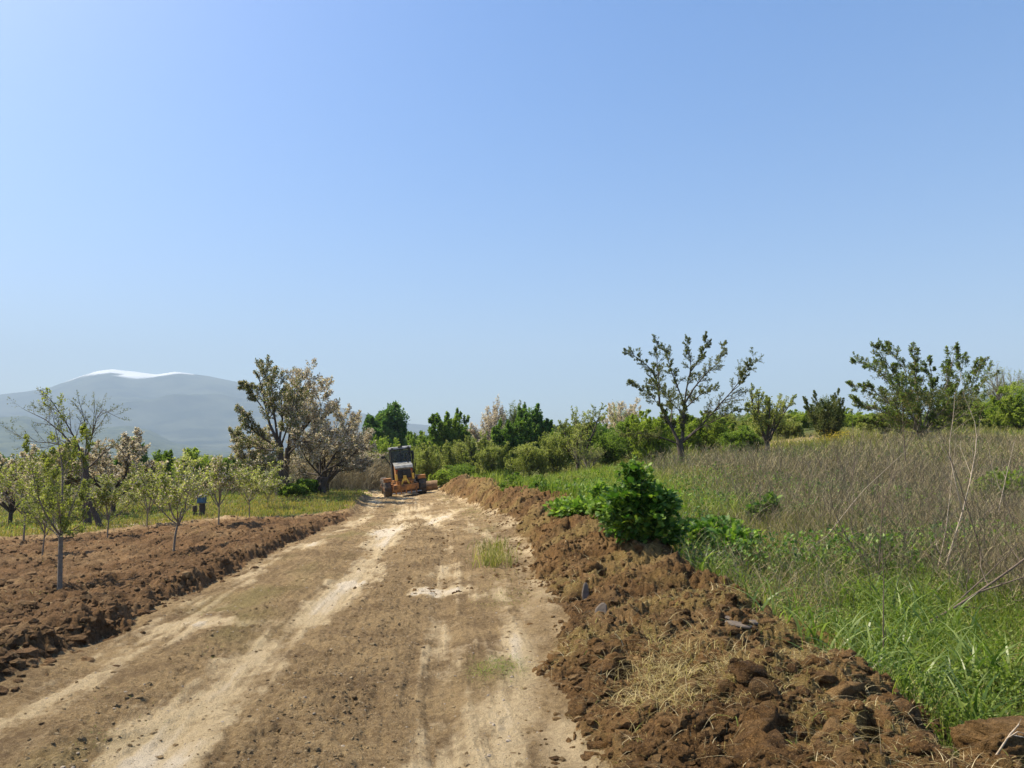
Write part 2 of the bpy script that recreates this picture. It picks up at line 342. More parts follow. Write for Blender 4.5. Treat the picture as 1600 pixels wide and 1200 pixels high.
th = np.concatenate([np.radians(np.arange(-180, -38, 2.0)), np.radians(np.linspace(-38, 38, 1340)), np.radians(np.arange(40, 181, 2.0))])
rr = np.concatenate([np.linspace(.3, 2.6, 14)[:-1], 2.6 * np.exp(np.arange(0, math.log(48 / 2.6), .0043)), 48 * np.exp(np.arange(0.0043, math.log(150 / 48), .018)), 150 * np.exp(np.linspace(.05, math.log(9500 / 150), 40))])
TH, RR = np.meshgrid(th, rr)
GX = (RR * np.sin(TH)).ravel(); GY = (RR * np.cos(TH)).ravel()
GZ, GM = land(GX, GY)
far_drop = sst(RR.ravel(), 150, 900) * 6.0
GZ = GZ - far_drop
nr, nt = TH.shape
idx = np.arange(nr * nt).reshape(nr, nt)
Q = np.stack([idx[:-1, :-1], idx[:-1, 1:], idx[1:, 1:], idx[1:, :-1]], -1).reshape(-1, 4)[:, ::-1]
V = np.stack([GX, GY, GZ], -1).astype(np.float32)
cx = GX[Q].mean(1); cy = GY[Q].mean(1)
reg = np.zeros(len(Q), int)
okr = (cy > -7) & (cy < 80)
reg[okr & (cy < 62) & (cx > ip(cy, T_L) - .6) & (cx < ip(cy, T_C) - .1)] = 1
reg[(GM['rm'][Q].mean(1) > .5) & okr] = 1
reg[(GM['fm'][Q].mean(1) > .06)] = 2
_b = GM['bm'][Q].mean(1); reg[((_b > .3) | ((_b > .01) & (cx > ip(cy, T_C) - .2))) & (cy > -7)] = 3
def sub(name, k, mat, lab, catn):
    q = Q[reg == k]; use, inv = np.unique(q, return_inverse=True)
    o = mesh_np(name, V[use], inv.reshape(-1, 4), mat, attrs={'pale': GM['pale'][use], 'green': GM['green'][use]}, smooth=True)
    tag(o, lab, catn, kind='structure'); return o
sub('ground', 0, M['ground'], 'rough meadow ground around the dirt road', 'ground')
sub('dirt_road', 1, M['road'], 'pale dusty dirt road with wheel tracks', 'road')
sub('ploughed_field', 2, M['field'], 'brown ploughed soil left of the road', 'field')
sub('soil_bank', 3, M['berm'], 'long bank of turned soil pushed up along the right side of the road', 'soil bank')
del Q, V, GX, GY, GZ, GM, TH, RR, idx, cx, cy, reg

# ---------------------------------------------------------------- mountains
def mountain(name, sil, r_crest, r0, r1, px0, px1, label, rough=.26, seed=0, mat=None, snowline=None, ncol=420, nrow=120):
    pxs = np.linspace(px0, px1, ncol); uu = (pxs - 800) / F
    top = at(pxs, ip(pxs, sil), 1.0)[:, 2] - CAMZ                       # slope of the skyline at unit distance
    Y = np.linspace(r0, r1, nrow)
    UU, YY = np.meshgrid(uu, Y); TT = np.broadcast_to(top, UU.shape); X = UU * YY
    n1 = ridged(X / (r_crest * .22), YY / (r_crest * .22), 5, seed); n2 = fbm(X / (r_crest * .05), YY / (r_crest * .05), 4, seed + 3)
    t = (YY - r0) / (r_crest - r0)
    prof = np.where(t < 1, sst(t, 0, 1) * .55 + .45 * np.clip(t, 0, 1) ** 1.6, 1 - .5 * sst(t, 1, (r1 - r0) / (r_crest - r0)))
    amp = np.clip(t, 0, 1) * (1 - .93 * sst(t, .6, 1.0)) * 1.0
    Z = CAMZ + TT * r_crest * (prof + amp * rough * (n1 - .55) * 1.6 + amp * rough * .5 * (n2 - .5)) - 12 * (1 - sst(t, 0, .1))
    sn = np.zeros_like(Z)
    if snowline is not None:
        vis = HOR - (Z - CAMZ) / YY * F                                  # how high a point of the slope stands, as an angle
        d = ip(pxs, snowline)[None] - vis + (n2 - .5) * 9
        sn = sst(d, -1.0, 1.5) * (t > .7)
    V_ = np.stack([X, YY, Z], -1).reshape(-1, 3); idx = np.arange(X.size).reshape(X.shape)
    Q_ = np.stack([idx[:-1, :-1], idx[:-1, 1:], idx[1:, 1:], idx[1:, :-1]], -1).reshape(-1, 4)
    o = mesh_np(name, V_, Q_, mat, smooth=True, attrs={'snow': sn.ravel()})
    return tag(o, label, 'mountain', kind='structure')
def mount_mat(name, a, b, s):
    m, t, out = nodemat(name); co = objco(t)
    c = ramp(t, [(0.4, a), (0.62, b)], noise(t, s, 9, .65, co))
    c = mixc(t, attr(t, 'snow'), c, (.9, .92, .95))
    p = t.nodes.new('ShaderNodeBsdfPrincipled'); t.links.new(c, p.inputs['Base Color']); p.inputs['Roughness'].default_value = 1; p.inputs['Specular IOR Level'].default_value = 0
    t.links.new(p.outputs[0], out.inputs[0]); return m
M['mount'] = mount_mat('mountain_slopes', (.010, .020, .018), (.075, .085, .06), .004)
M['foot'] = mount_mat('foothill_woods', (.018, .032, .016), (.085, .10, .05), .012)
mountain('mountain', [(-500, 640), (-200, 632), (0, 616), (40, 611), (75, 605), (110, 592), (145, 580), (170, 577), (205, 581), (240, 586), (270, 582), (320, 588), (380, 600), (430, 611), (500, 628),
                      (560, 645), (640, 662), (700, 667), (760, 672), (860, 690), (960, 712), (1000, 716)], 7600, 3600, 8800, -500, 1000,
         'long hazy mountain with a snow cap on its rounded summit', seed=11, mat=M['mount'],
         snowline=[(60, 560), (75, 604), (110, 595), (140, 586), (170, 584.5), (195, 590), (208, 592), (235, 588), (245, 586), (262, 585), (280, 583.5), (300, 586), (310, 560)])
mountain('foothill', [(-500, 660), (-100, 655), (0, 652), (40, 650), (75, 660), (120, 676), (160, 668), (200, 665), (235, 672), (270, 690), (330, 703), (420, 706), (520, 700), (600, 690), (640, 680), (700, 684), (800, 700), (900, 712)],
         4200, 2600, 5000, -500, 900, 'low wooded foothill in front of the snow capped mountain', seed=31, mat=M['foot'])
mountain('hill', [(1150, 712), (1300, 690), (1400, 665), (1480, 632), (1540, 610), (1590, 597), (1660, 585), (1800, 560), (2100, 560)], 1900, 900, 2300, 1150, 2100,
         'distant wooded hill at the right edge behind the orchard', seed=51, mat=M['foot'], ncol=200, nrow=60)
# ---------------------------------------------------------------- trees and bushes
def grow(S, D, Ln, R0, n, wander, up, r, taper=.35):
    B = len(S); P = np.empty((B, n, 3)); P[:, 0] = S; d = unit(D.copy()); st = (Ln / (n - 1))[:, None]
    for k in range(1, n):
        d = unit(d + r.normal(size=d.shape) * wander + np.array([0, 0, up])); P[:, k] = P[:, k - 1] + d * st
    t = np.linspace(0, 1, n)[None]; return P, R0[:, None] * (1 - t * (1 - taper))
def samp(P, R, i, t):
    n = P.shape[1]; f = np.clip(t, 0, .9999) * (n - 1); a = f.astype(int); w_ = (f - a)[:, None]
    p = P[i, a] * (1 - w_) + P[i, a + 1] * w_; T = unit(P[i, a + 1] - P[i, a]); rad = R[i, a] * (1 - w_[:, 0]) + R[i, a + 1] * w_[:, 0]
    return p, T, rad
def plen(P): return np.linalg.norm(np.diff(P, axis=1), axis=2).sum(1)
def spawn(P, R, k, t0, t1, ang, ratio, n, wander, up, r, rr_=.6, endp=True):
    B = len(P); i = np.repeat(np.arange(B), k); t = np.tile(np.linspace(t0, t1, k), B) + r.uniform(-.5, .5, B * k) * (t1 - t0) / k
    if endp: t[k - 1::k] = .98
    t = np.clip(t, 0, .99); p, T, rad = samp(P, R, i, t)
    N = unit(np.cross(T, r.normal(size=T.shape))); a = np.radians(ang) * r.uniform(.6, 1.3, B * k)
    if endp: a[k - 1::k] *= .3
    d = np.cos(a)[:, None] * T + np.sin(a)[:, None] * N
    Ln = plen(P)[i] * ratio * (1.15 - .65 * t) * r.uniform(.6, 1.25, B * k)
    return grow(p, d, Ln, np.maximum(rad * rr_, .0015), n, wander, up, r)
def tubes(P, R, sides):
    B, n, _ = P.shape; T = np.empty_like(P); T[:, 1:-1] = P[:, 2:] - P[:, :-2]; T[:, 0] = P[:, 1] - P[:, 0]; T[:, -1] = P[:, -1] - P[:, -2]; T = unit(T)
    ref = np.where(np.abs(T[..., 2:3]) > .9, np.array([1., 0, 0]), np.array([0., 0, 1.])); X = unit(np.cross(T, ref)); Y = np.cross(T, X)
    a = np.arange(sides) * 2 * math.pi / sides
    V = P[:, :, None] + (X[:, :, None] * np.cos(a)[:, None] + Y[:, :, None] * np.sin(a)[:, None]) * R[:, :, None, None]
    idx = np.arange(B * n * sides).reshape(B, n, sides); nx = np.roll(idx, -1, 2)
    Q = np.stack([idx[:, :-1], nx[:, :-1], nx[:, 1:], idx[:, 1:]], -1).reshape(-1, 4)
    return V.reshape(-1, 3), Q
LEAFV = np.array([[0, 0, 0], [-.32, .45, .05], [0, 1, -.08], [.32, .45, .05]], float); LEAFQ = np.array([[0, 3, 2, 1]])
def leaves_on(P, R, m, size, r, t0=.15, spread=.3, droop=0.0, clump=0.0):
    B = len(P); i = np.repeat(np.arange(B), m); t = r.uniform(t0, 1, B * m)
    if clump > 0: t = np.clip(np.round(t * 4) / 4 + r.normal(size=B * m) * .03, 0, .99)
    p, T, rad = samp(P, R, i, t); N = r.normal(size=T.shape); D = unit(T * .5 + unit(N) + np.array([0, 0, -droop])); p = p + unit(N) * size * spread * r.uniform(0, 1, (B * m, 1))
    X, Y, Z = frames(D, r, .4)
    return stamp(LEAFV, LEAFQ, p, X, Y, Z, size * r.uniform(.6, 1.3, B * m)), r.uniform(0, 1, B * m)
BUSHY = dict(ns=9, tf=.05, spread=52, k=(7, 6, 5), rat=(.6, .5, .5), up=.04, w=.13, rt=.04, leaf=.07, m=4, ang=46, low=.12, fill=5200, hold=.5)
STY = {
 'bushy': BUSHY,
 'sapling': dict(ns=8, tf=.36, spread=38, k=(7, 5, 3), rat=(.42, .4, .4), up=.13, w=.06, rt=.02, leaf=.042, m=5, ang=36),
 'cherry': dict(ns=8, tf=.2, spread=44, k=(8, 6, 4), rat=(.5, .45, .4), up=.05, w=.1, rt=.09, leaf=.07, m=6, ang=40, clump=1),
 'round': dict(ns=14, tf=.16, spread=70, k=(9, 7, 5), rat=(.6, .5, .5), up=.03, w=.13, rt=.12, leaf=.22, m=3, ang=52, low=.15, fill=9000, fb=.12),
 'shoots': dict(hold=.3, ns=20, tf=.05, spread=46, k=(8, 6, 0), rat=(.4, .35, .4), up=.07, w=.08, rt=.035, leaf=.13, m=6, ang=34, low=.1, fill=4500),
 'bare': dict(ns=11, tf=.12, spread=40, k=(8, 6, 4), rat=(.5, .5, .5), up=.09, w=.09, rt=.08, leaf=.05, m=2, ang=34),
}
def limbs_px(lines, Y, root):
    """limbs traced as they run in the photograph, each with its own depth, in metres from the root"""
    out = []
    for ln, r0, r1 in lines:
        a = np.array(ln, float); P = at(a[:, 0], a[:, 1], Y + a[:, 2]) - root
        d = np.concatenate([[0], np.cumsum(np.linalg.norm(np.diff(P, axis=0), axis=1))]); tt = np.linspace(0, d[-1], 9)
        q = .62 if out else 1.0
        out.append((np.stack([np.interp(tt, d, P[:, k]) for k in range(3)], 1), np.linspace(r0, r1, 9) * (.85 if not out else q)))
    return np.stack([o[0] for o in out]), np.stack([o[1] for o in out])
def crown_fill(x0, x1, zb, zt, n, size, r, dens=1.0):
    """leaves spread through lumps of an uneven crown"""
    cx_, rx, cz, rz = (x0 + x1) / 2, (x1 - x0) / 2, (zb + zt) / 2, (zt - zb) / 2; nb = 26
    d = unit(r.normal(size=(nb, 3))); cen = d * r.uniform(.35, .85, (nb, 1)); br = r.uniform(.16, .36, nb)
    j = r.randint(0, nb, n); q = unit(r.normal(size=(n, 3))); p = cen[j] + q * (r.uniform(0, 1, (n, 1)) ** .45) * br[j][:, None] * (1 + .25 * (r.uniform(0, 1, (n, 1)) > .8))
    nd = vn(p[:, 0] * 9 + 3, p[:, 2] * 9 + p[:, 1] * 7, 5); ok_ = nd > .28; p = p[ok_]; q = q[ok_]; j = j[ok_]; n = len(p)
    p = p * [rx, rx, rz] + [cx_, 0, cz]; X, Y_, Z = frames(q + r.normal(size=(n, 3)) * .6, r, .5)
    return stamp(LEAFV, LEAFQ, p, X, Y_, Z, size * r.uniform(.6, 1.3, n)), np.clip(r.uniform(0, 1, n) * .7 + r.uniform(0, .3, nb)[j], 0, 1)
def plant(name, label, cat, px, Y, x0=0, x1=0, top=0, style='bushy', leafm='lf_green', seed=0, bark='bark', group=None, blossom=None, lines=None, low=.35,
          parts=('trunk', 'crown'), bl_m=5, bl_size=None, gz=None, **kw):
    s = dict(STY[style]); s.update(kw); r = rs(seed + 1000)
    gx = float(xat(px, Y)); g = float(H(gx, Y)[0]) - .05 if gz is None else gz
    root = np.array([gx, Y, g]); e = empty(name, root, label, cat, group)
    Wl = float(xat(x0, Y)) - gx; Wr = float(xat(x1, Y)) - gx; Ht = float(at(px, top, Y)[2]) - g
    batches = []
    if lines:
        P0, R0 = limbs_px(lines, Y, root); batches.append((P0, R0, 6)); P1, R1 = P0[1:], R0[1:]; lo_t = s.get('lo_t', .3)
        fit = False
    else:
        h0 = Ht * s['tf']; rt = s['rt'] * Ht / 3
        Pt, Rt = grow(np.zeros((1, 3)), np.array([[0, 0, 1.]]), np.array([max(h0, .05)]), np.array([rt]), 5, .018, .1, r, .75)
        ns = s['ns']; az = np.arange(ns) * 2 * math.pi / ns + r.uniform(-.4, .4, ns); sp = np.radians(s['spread']) * r.uniform(.45, 1.25, ns); sp[0] *= .25
        D = np.stack([np.sin(sp) * np.cos(az), np.sin(sp) * np.sin(az), np.cos(sp)], 1)
        st = Pt[0, -1] + np.zeros((ns, 3)); st[:, 2] -= r.uniform(0, .25, ns) * h0
        P1, R1 = grow(st, D, (Ht - h0) * r.uniform(.65, 1.0, ns), np.full(ns, rt * .62), 7, s['w'], s['up'], r, .3)
        batches += [(Pt, Rt, 7), (P1, R1, 5)]; lo_t = s.get('low', low); fit = True
    k1, k2, k3 = s['k']; q1, q2, q3 = s['rat']
    tw = []
    P2, R2 = spawn(P1, R1, k1, lo_t, 1, s['ang'], q1, 5, s['w'] * 1.2, s['up'], r); batches.append((P2, R2, 4)); tw.append((P2, R2))
    P3, R3 = spawn(P2, R2, k2, .2, 1, s['ang'], q2, 4, s['w'] * 1.3, s['up'], r); batches.append((P3, R3, 3)); tw.append((P3, R3))
    if k3:
        P4, R4 = spawn(P3, R3, k3, .2, 1, s['ang'], q3, 3, s['w'] * 1.3, s['up'], r); batches.append((P4, R4, 3)); tw = [(P3, R3), (P4, R4)]
    if fit:
        A = np.concatenate([b[0].reshape(-1, 3) for b in batches[2:]]); a0, a1 = np.percentile(A[:, 0], [.7, 99.3]); zt = np.percentile(A[:, 2], 99.7)
        sz = Ht / zt
        def warp(P):
            P = P.copy(); x = P[..., 0]; P[..., 1] *= (Wr - Wl) / (a1 - a0); P[..., 0] = np.where(x < 0, x * (Wl / a0), x * (Wr / a1)) if (Wl < 0 < Wr) else x * (Wr - Wl) / (a1 - a0) + (Wl + Wr) / 2 * np.clip(P[..., 2] / zt, 0, 1)
            P[..., 2] *= sz
            if s.get('fill'):                              # keep the limbs inside the rounded crown
                fb = s.get('fb', .05); zc, rz = Ht * (1 + fb) / 2, Ht * (1 - fb) / 2; xc, rx = (Wl + Wr) / 2, (Wr - Wl) / 2
                dd = np.sqrt(((P[..., 0] - xc) / rx) ** 2 + (P[..., 1] / rx) ** 2 + (np.maximum(P[..., 2] - zc, 0) / rz) ** 2)
                f = np.where(dd > .95, .95 / np.maximum(dd, 1e-6), 1.0) ** s.get('hold', .85)
                P[..., 0] = xc + (P[..., 0] - xc) * f; P[..., 1] *= f; P[..., 2] = np.where(P[..., 2] > zc, zc + (P[..., 2] - zc) * f, P[..., 2])
            return P
        batches = [(warp(b[0]), b[1], b[2]) for b in batches]; tw = [(warp(a), b) for a, b in tw]
    tr = mesh_np(parts[0], *cat_meshes([tubes(*b) for b in batches]), M[bark], parent=e, smooth=True)
    if s['m'] > 0:
        L = [leaves_on(a, b, s['m'] * (2 if s.get('fill') else 1), s['leaf'] * (.75 if s.get('fill') else 1), r, clump=s.get('clump', 0)) for a, b in tw]
        if s.get('fill'): L.append(crown_fill(Wl, Wr, Ht * s.get('fb', .05), Ht * .97, int(s['fill'] * 1.9), s['leaf'] * .72, r))
        V_, Q_ = cat_meshes([l[0] for l in L]); vv = np.concatenate([l[1] for l in L])
        # whole clumps of a crown are younger or older growth than others
        c = V_[Q_[:, 0]]; ph = r.uniform(0, 9); fr = 6 / max(Ht, 1)
        cl = vn(c[:, 0] * fr + ph, c[:, 2] * fr + c[:, 1] * fr * .7, seed) ; vv = np.clip(vv * .6 + cl * .75 - .2, 0, 1)
        if s.get('thin', 0) > 0:
            keep = vn(c[:, 0] * fr * 1.3 + ph, c[:, 2] * fr * 1.3 - c[:, 1] * fr, seed + 5) > s['thin'] * r.uniform(.6, 1.3, len(c)); Q_ = Q_[keep]; vv = vv[keep]
            us, inv = np.unique(Q_, return_inverse=True); V_ = V_[us]; Q_ = inv.reshape(-1, 4)
        mesh_np(parts[1], V_, Q_, M[leafm], v=vv, parent=e)
    if blossom:
        L = [leaves_on(a, b, bl_m, bl_size or s['leaf'] * .9, r, spread=.6, clump=s.get('clump', 0)) for a, b in tw]
        V_, Q_ = cat_meshes([l[0] for l in L]); vv = np.concatenate([l[1] for l in L])
        mesh_np('blossom', V_, Q_, M[blossom], v=vv, parent=e)
    return e
SG = 'young orchard trees on the ploughed soil'
# the sapling in front, limbs traced
plant('young_cherry_tree', 'nearest and tallest young tree, bare grey trunk in the ploughed soil', 'tree', 93, 11, style='sapling', leafm='lf_young', seed=1, group=SG, bark='greybark',
      lines=[([(93, 930, 0), (94, 880, 0), (95, 836, 0)], .042, .034), ([(95, 836, 0), (97, 780, .05), (98, 735, .1), (93, 700, .1), (86, 665, .15), (80, 640, .2)], .030, .005), ([(95, 838, 0), (78, 815, -.15), (62, 785, -.3), (52, 745, -.4), (45, 700, -.5)], .024, .004),
             ([(94, 840, 0), (75, 822, .2), (45, 790, .35), (18, 760, .5), (2, 738, .55)], .018, .004), ([(96, 836, 0), (104, 818, .1), (110, 795, .1), (122, 770, .2), (130, 740, .3), (134, 695, .4)], .022, .004), ([(97, 834, 0), (112, 830, -.2), (126, 820, -.3), (133, 800, -.3), (136, 770, -.35)], .018, .004),
             ([(97, 760, .08), (106, 735, .3), (118, 705, .4), (128, 675, .5)], .012, .003), ([(95, 838, 0), (85, 812, .4), (80, 770, .6), (72, 720, .7)], .016, .003), ([(96, 832, 0), (92, 790, -.4), (84, 750, -.55), (82, 715, -.6)], .016, .003)],
      k=(10, 7, 4), rat=(.28, .45, .5), m=3, leaf=.036, ang=45, lo_t=.1)
for a in [(283, 16, 233, 332, 706, 'lf_young', 'young tree with slim bare trunk and round pale crown amid the ploughed field', .026),
          (180, 22, 146, 216, 742, 'lf_young', 'small young tree on the far soil edge, left of the slender one', .024),
          (240, 25, 212, 268, 722, 'lf_young', 'slender young tree at the grass edge between two wider crowned ones', .02),
          (350, 20.5, 324, 374, 714, 'lf_olive', 'young tree with a forked trunk standing right of the blue box', .026),
          (397, 24.5, 366, 432, 722, 'lf_young', 'young tree with pale crown in front of the big blossoming cherry', .024),
          (425, 28, 402, 444, 738, 'lf_young', 'last and smallest young tree of the row, nearest the blue roadside cherry bushes', .02),
          (52, 22, 8, 92, 712, 'lf_olive', 'young tree with whitish twigs at the far left soil edge', .024),
          (82, 17.5, 60, 112, 745, 'lf_young', 'young tree just behind the nearest trunk, its thin stem left of it', .022)]:
    px, Y, x0, x1, top, lm, lab, rt = a
    if 'last and' in lab: lab = 'last and smallest young tree of the row, nearest the low green bush'
    plant('young_cherry_tree', lab, 'tree', px, Y, x0, x1, top, 'sapling', lm, seed=int(px), group=SG, bark='greybark', rt=rt * 1.4, leaf=.05 + .0006 * Y, blossom='bl_white', bl_m=3 if lm == 'lf_olive' else 1, bl_size=.05, k=(7, 5, 2), m=3)
# older fruit trees at the left
def T(*a, **k): return plant(*a, **k)
T('old_cherry_tree', 'half bare old tree with dark spreading twigs against the mountain', 'tree', 137, 27, style='cherry', leafm='lf_cherry', seed=3, lines=[
    ([(137, 822, 0), (135, 790, 0), (134, 740, 0), (132, 722, 0)], .17, .12), ([(132, 725, 0), (118, 700, .3), (95, 675, .5), (70, 655, .6), (38, 640, .6)], .07, .01), ([(132, 725, 0), (120, 690, -.3), (100, 655, -.5), (80, 625, -.6), (68, 612, -.6)], .06, .01),
    ([(132, 722, 0), (136, 690, .2), (132, 655, .3), (122, 622, .3)], .06, .01), ([(133, 722, 0), (142, 690, -.3), (150, 655, -.4), (160, 640, -.4), (186, 653, -.5)], .05, .008), ([(132, 724, 0), (140, 700, .8), (146, 665, 1), (148, 628, 1.1)], .05, .008),
    ([(118, 700, .3), (80, 692, .5), (45, 690, .6), (14, 672, .8)], .04, .008), ([(134, 735, 0), (160, 710, .6), (185, 690, .9)], .05, .008), ([(134, 735, 0), (105, 735, 1.6), (60, 728, 2.4)], .05, .008), ([(100, 655, -.5), (88, 645, .2), (58, 637, .4)], .02, .005)],
  k=(10, 7, 3), rat=(.32, .42, .5), m=1, leaf=.05, ang=40, blossom=None)
T('blossoming_cherry_tree', 'low white blossoming tree at the left edge of the picture', 'tree', 30, 30, -40, 70, 700, 'cherry', 'lf_olive', seed=5, blossom='bl_white', bl_m=6, bl_size=.09, m=4)
T('blossoming_cherry_tree', 'pinkish brown blossoming tree with a dark trunk behind the back row of saplings', 'tree', 187, 32, 132, 238, 672, 'cherry', 'lf_bronze', seed=6, blossom='bl_brown', bl_m=7, bl_size=.09, m=3, ns=7)
T('blossoming_cherry_tree', 'pale pinkish tree behind the nearest sapling, left of the leaning trunk', 'tree', 85, 31, 35, 135, 692, 'cherry', 'lf_olive', seed=7, blossom='bl_brown', bl_m=6, bl_size=.09, m=4)
T('old_cherry_tree', 'tall cherry tree with clustered dark leaves, left one of the big pair', 'tree', 438, 33, style='cherry', leafm='lf_cherry', seed=8, lines=[
    ([(438, 778, 0), (436, 740, 0), (438, 700, 0), (434, 688, 0)], .25, .17), ([(434, 690, 0), (420, 660, .3), (412, 620, .4), (404, 590, .5), (410, 574, .5)], .12, .012), ([(434, 690, 0), (430, 655, -.3), (420, 610, -.5), (418, 578, -.5)], .10, .012),
    ([(436, 700, 0), (412, 685, -.8), (390, 668, -1), (376, 645, -1)], .1, .012), ([(436, 692, 0), (442, 650, .8), (438, 610, 1), (432, 590, 1)], .1, .012), ([(436, 705, 0), (400, 700, .8), (378, 690, 1.2), (368, 680, 1.3)], .08, .012), ([(412, 640, .4), (392, 612, .5), (378, 602, .5)], .05, .01),
    ([(438, 700, 0), (450, 665, -1), (458, 635, -1.2), (462, 610, -1.2)], .08, .012), ([(436, 705, 0), (415, 720, -1.6), (390, 730, -2)], .07, .012)],
  k=(16, 9, 3), rat=(.3, .45, .5), m=3, leaf=.08, ang=42, clump=1, blossom='bl_brown', bl_m=2, bl_size=.07)
T('old_cherry_tree', 'wide cherry tree covered in faded blossom, its limbs reaching right towards the road', 'tree', 447, 35, style='cherry', leafm='lf_cherry', seed=9, lines=[
    ([(447, 774, 0), (446, 735, 0), (450, 700, 0)], .2, .15), ([(450, 700, 0), (462, 670, 0), (466, 630, .2), (462, 590, .3)], .11, .012), ([(450, 700, 0), (475, 670, -.5), (500, 640, -.8), (510, 612, -.9)], .1, .012),
    ([(450, 702, 0), (485, 680, .8), (505, 655, 1.2), (520, 640, 1.3)], .09, .012), ([(450, 700, 0), (456, 660, 1.2), (480, 625, 1.7), (498, 605, 1.8)], .09, .012), ([(450, 710, 0), (470, 690, -1.5), (500, 690, -2), (525, 690, -2)], .08, .012), ([(450, 700, 0), (455, 650, -1), (475, 600, -1.2), (480, 590, -1.2)], .08, .01)],
  k=(14, 8, 4), rat=(.36, .45, .5), m=1, leaf=.09, ang=44, clump=1, blossom='bl_brown', bl_m=5, bl_size=.08)
T('old_cherry_tree', 'leaning cherry tree with pinkish faded blossom over two short dark stumps', 'tree', 492, 36.5, style='cherry', leafm='lf_cherry', seed=10, lines=[
    ([(492, 772, 0), (494, 755, 0), (500, 745, 0)], .2, .16), ([(500, 746, 0), (520, 715, 0), (540, 685, .2), (548, 655, .3)], .12, .012), ([(500, 746, 0), (500, 715, .4), (510, 690, .6), (530, 660, .8)], .1, .012),
    ([(505, 738, 0), (540, 718, -.8), (560, 705, -1), (573, 690, -1)], .1, .012), ([(505, 738, 0), (545, 735, .8), (570, 728, 1)], .08, .012), ([(500, 742, 0), (480, 720, -1), (470, 700, -1.5), (465, 680, -1.6)], .08, .012), ([(512, 724, 0), (550, 690, 1.2), (562, 665, 1.5)], .07, .01), ([(500, 742, 0), (475, 738, 1), (455, 735, 1.5)], .07, .01)],
  k=(14, 8, 4), rat=(.4, .45, .5), m=1, leaf=.08, ang=46, clump=1, blossom='bl_brown', bl_m=5, bl_size=.08)
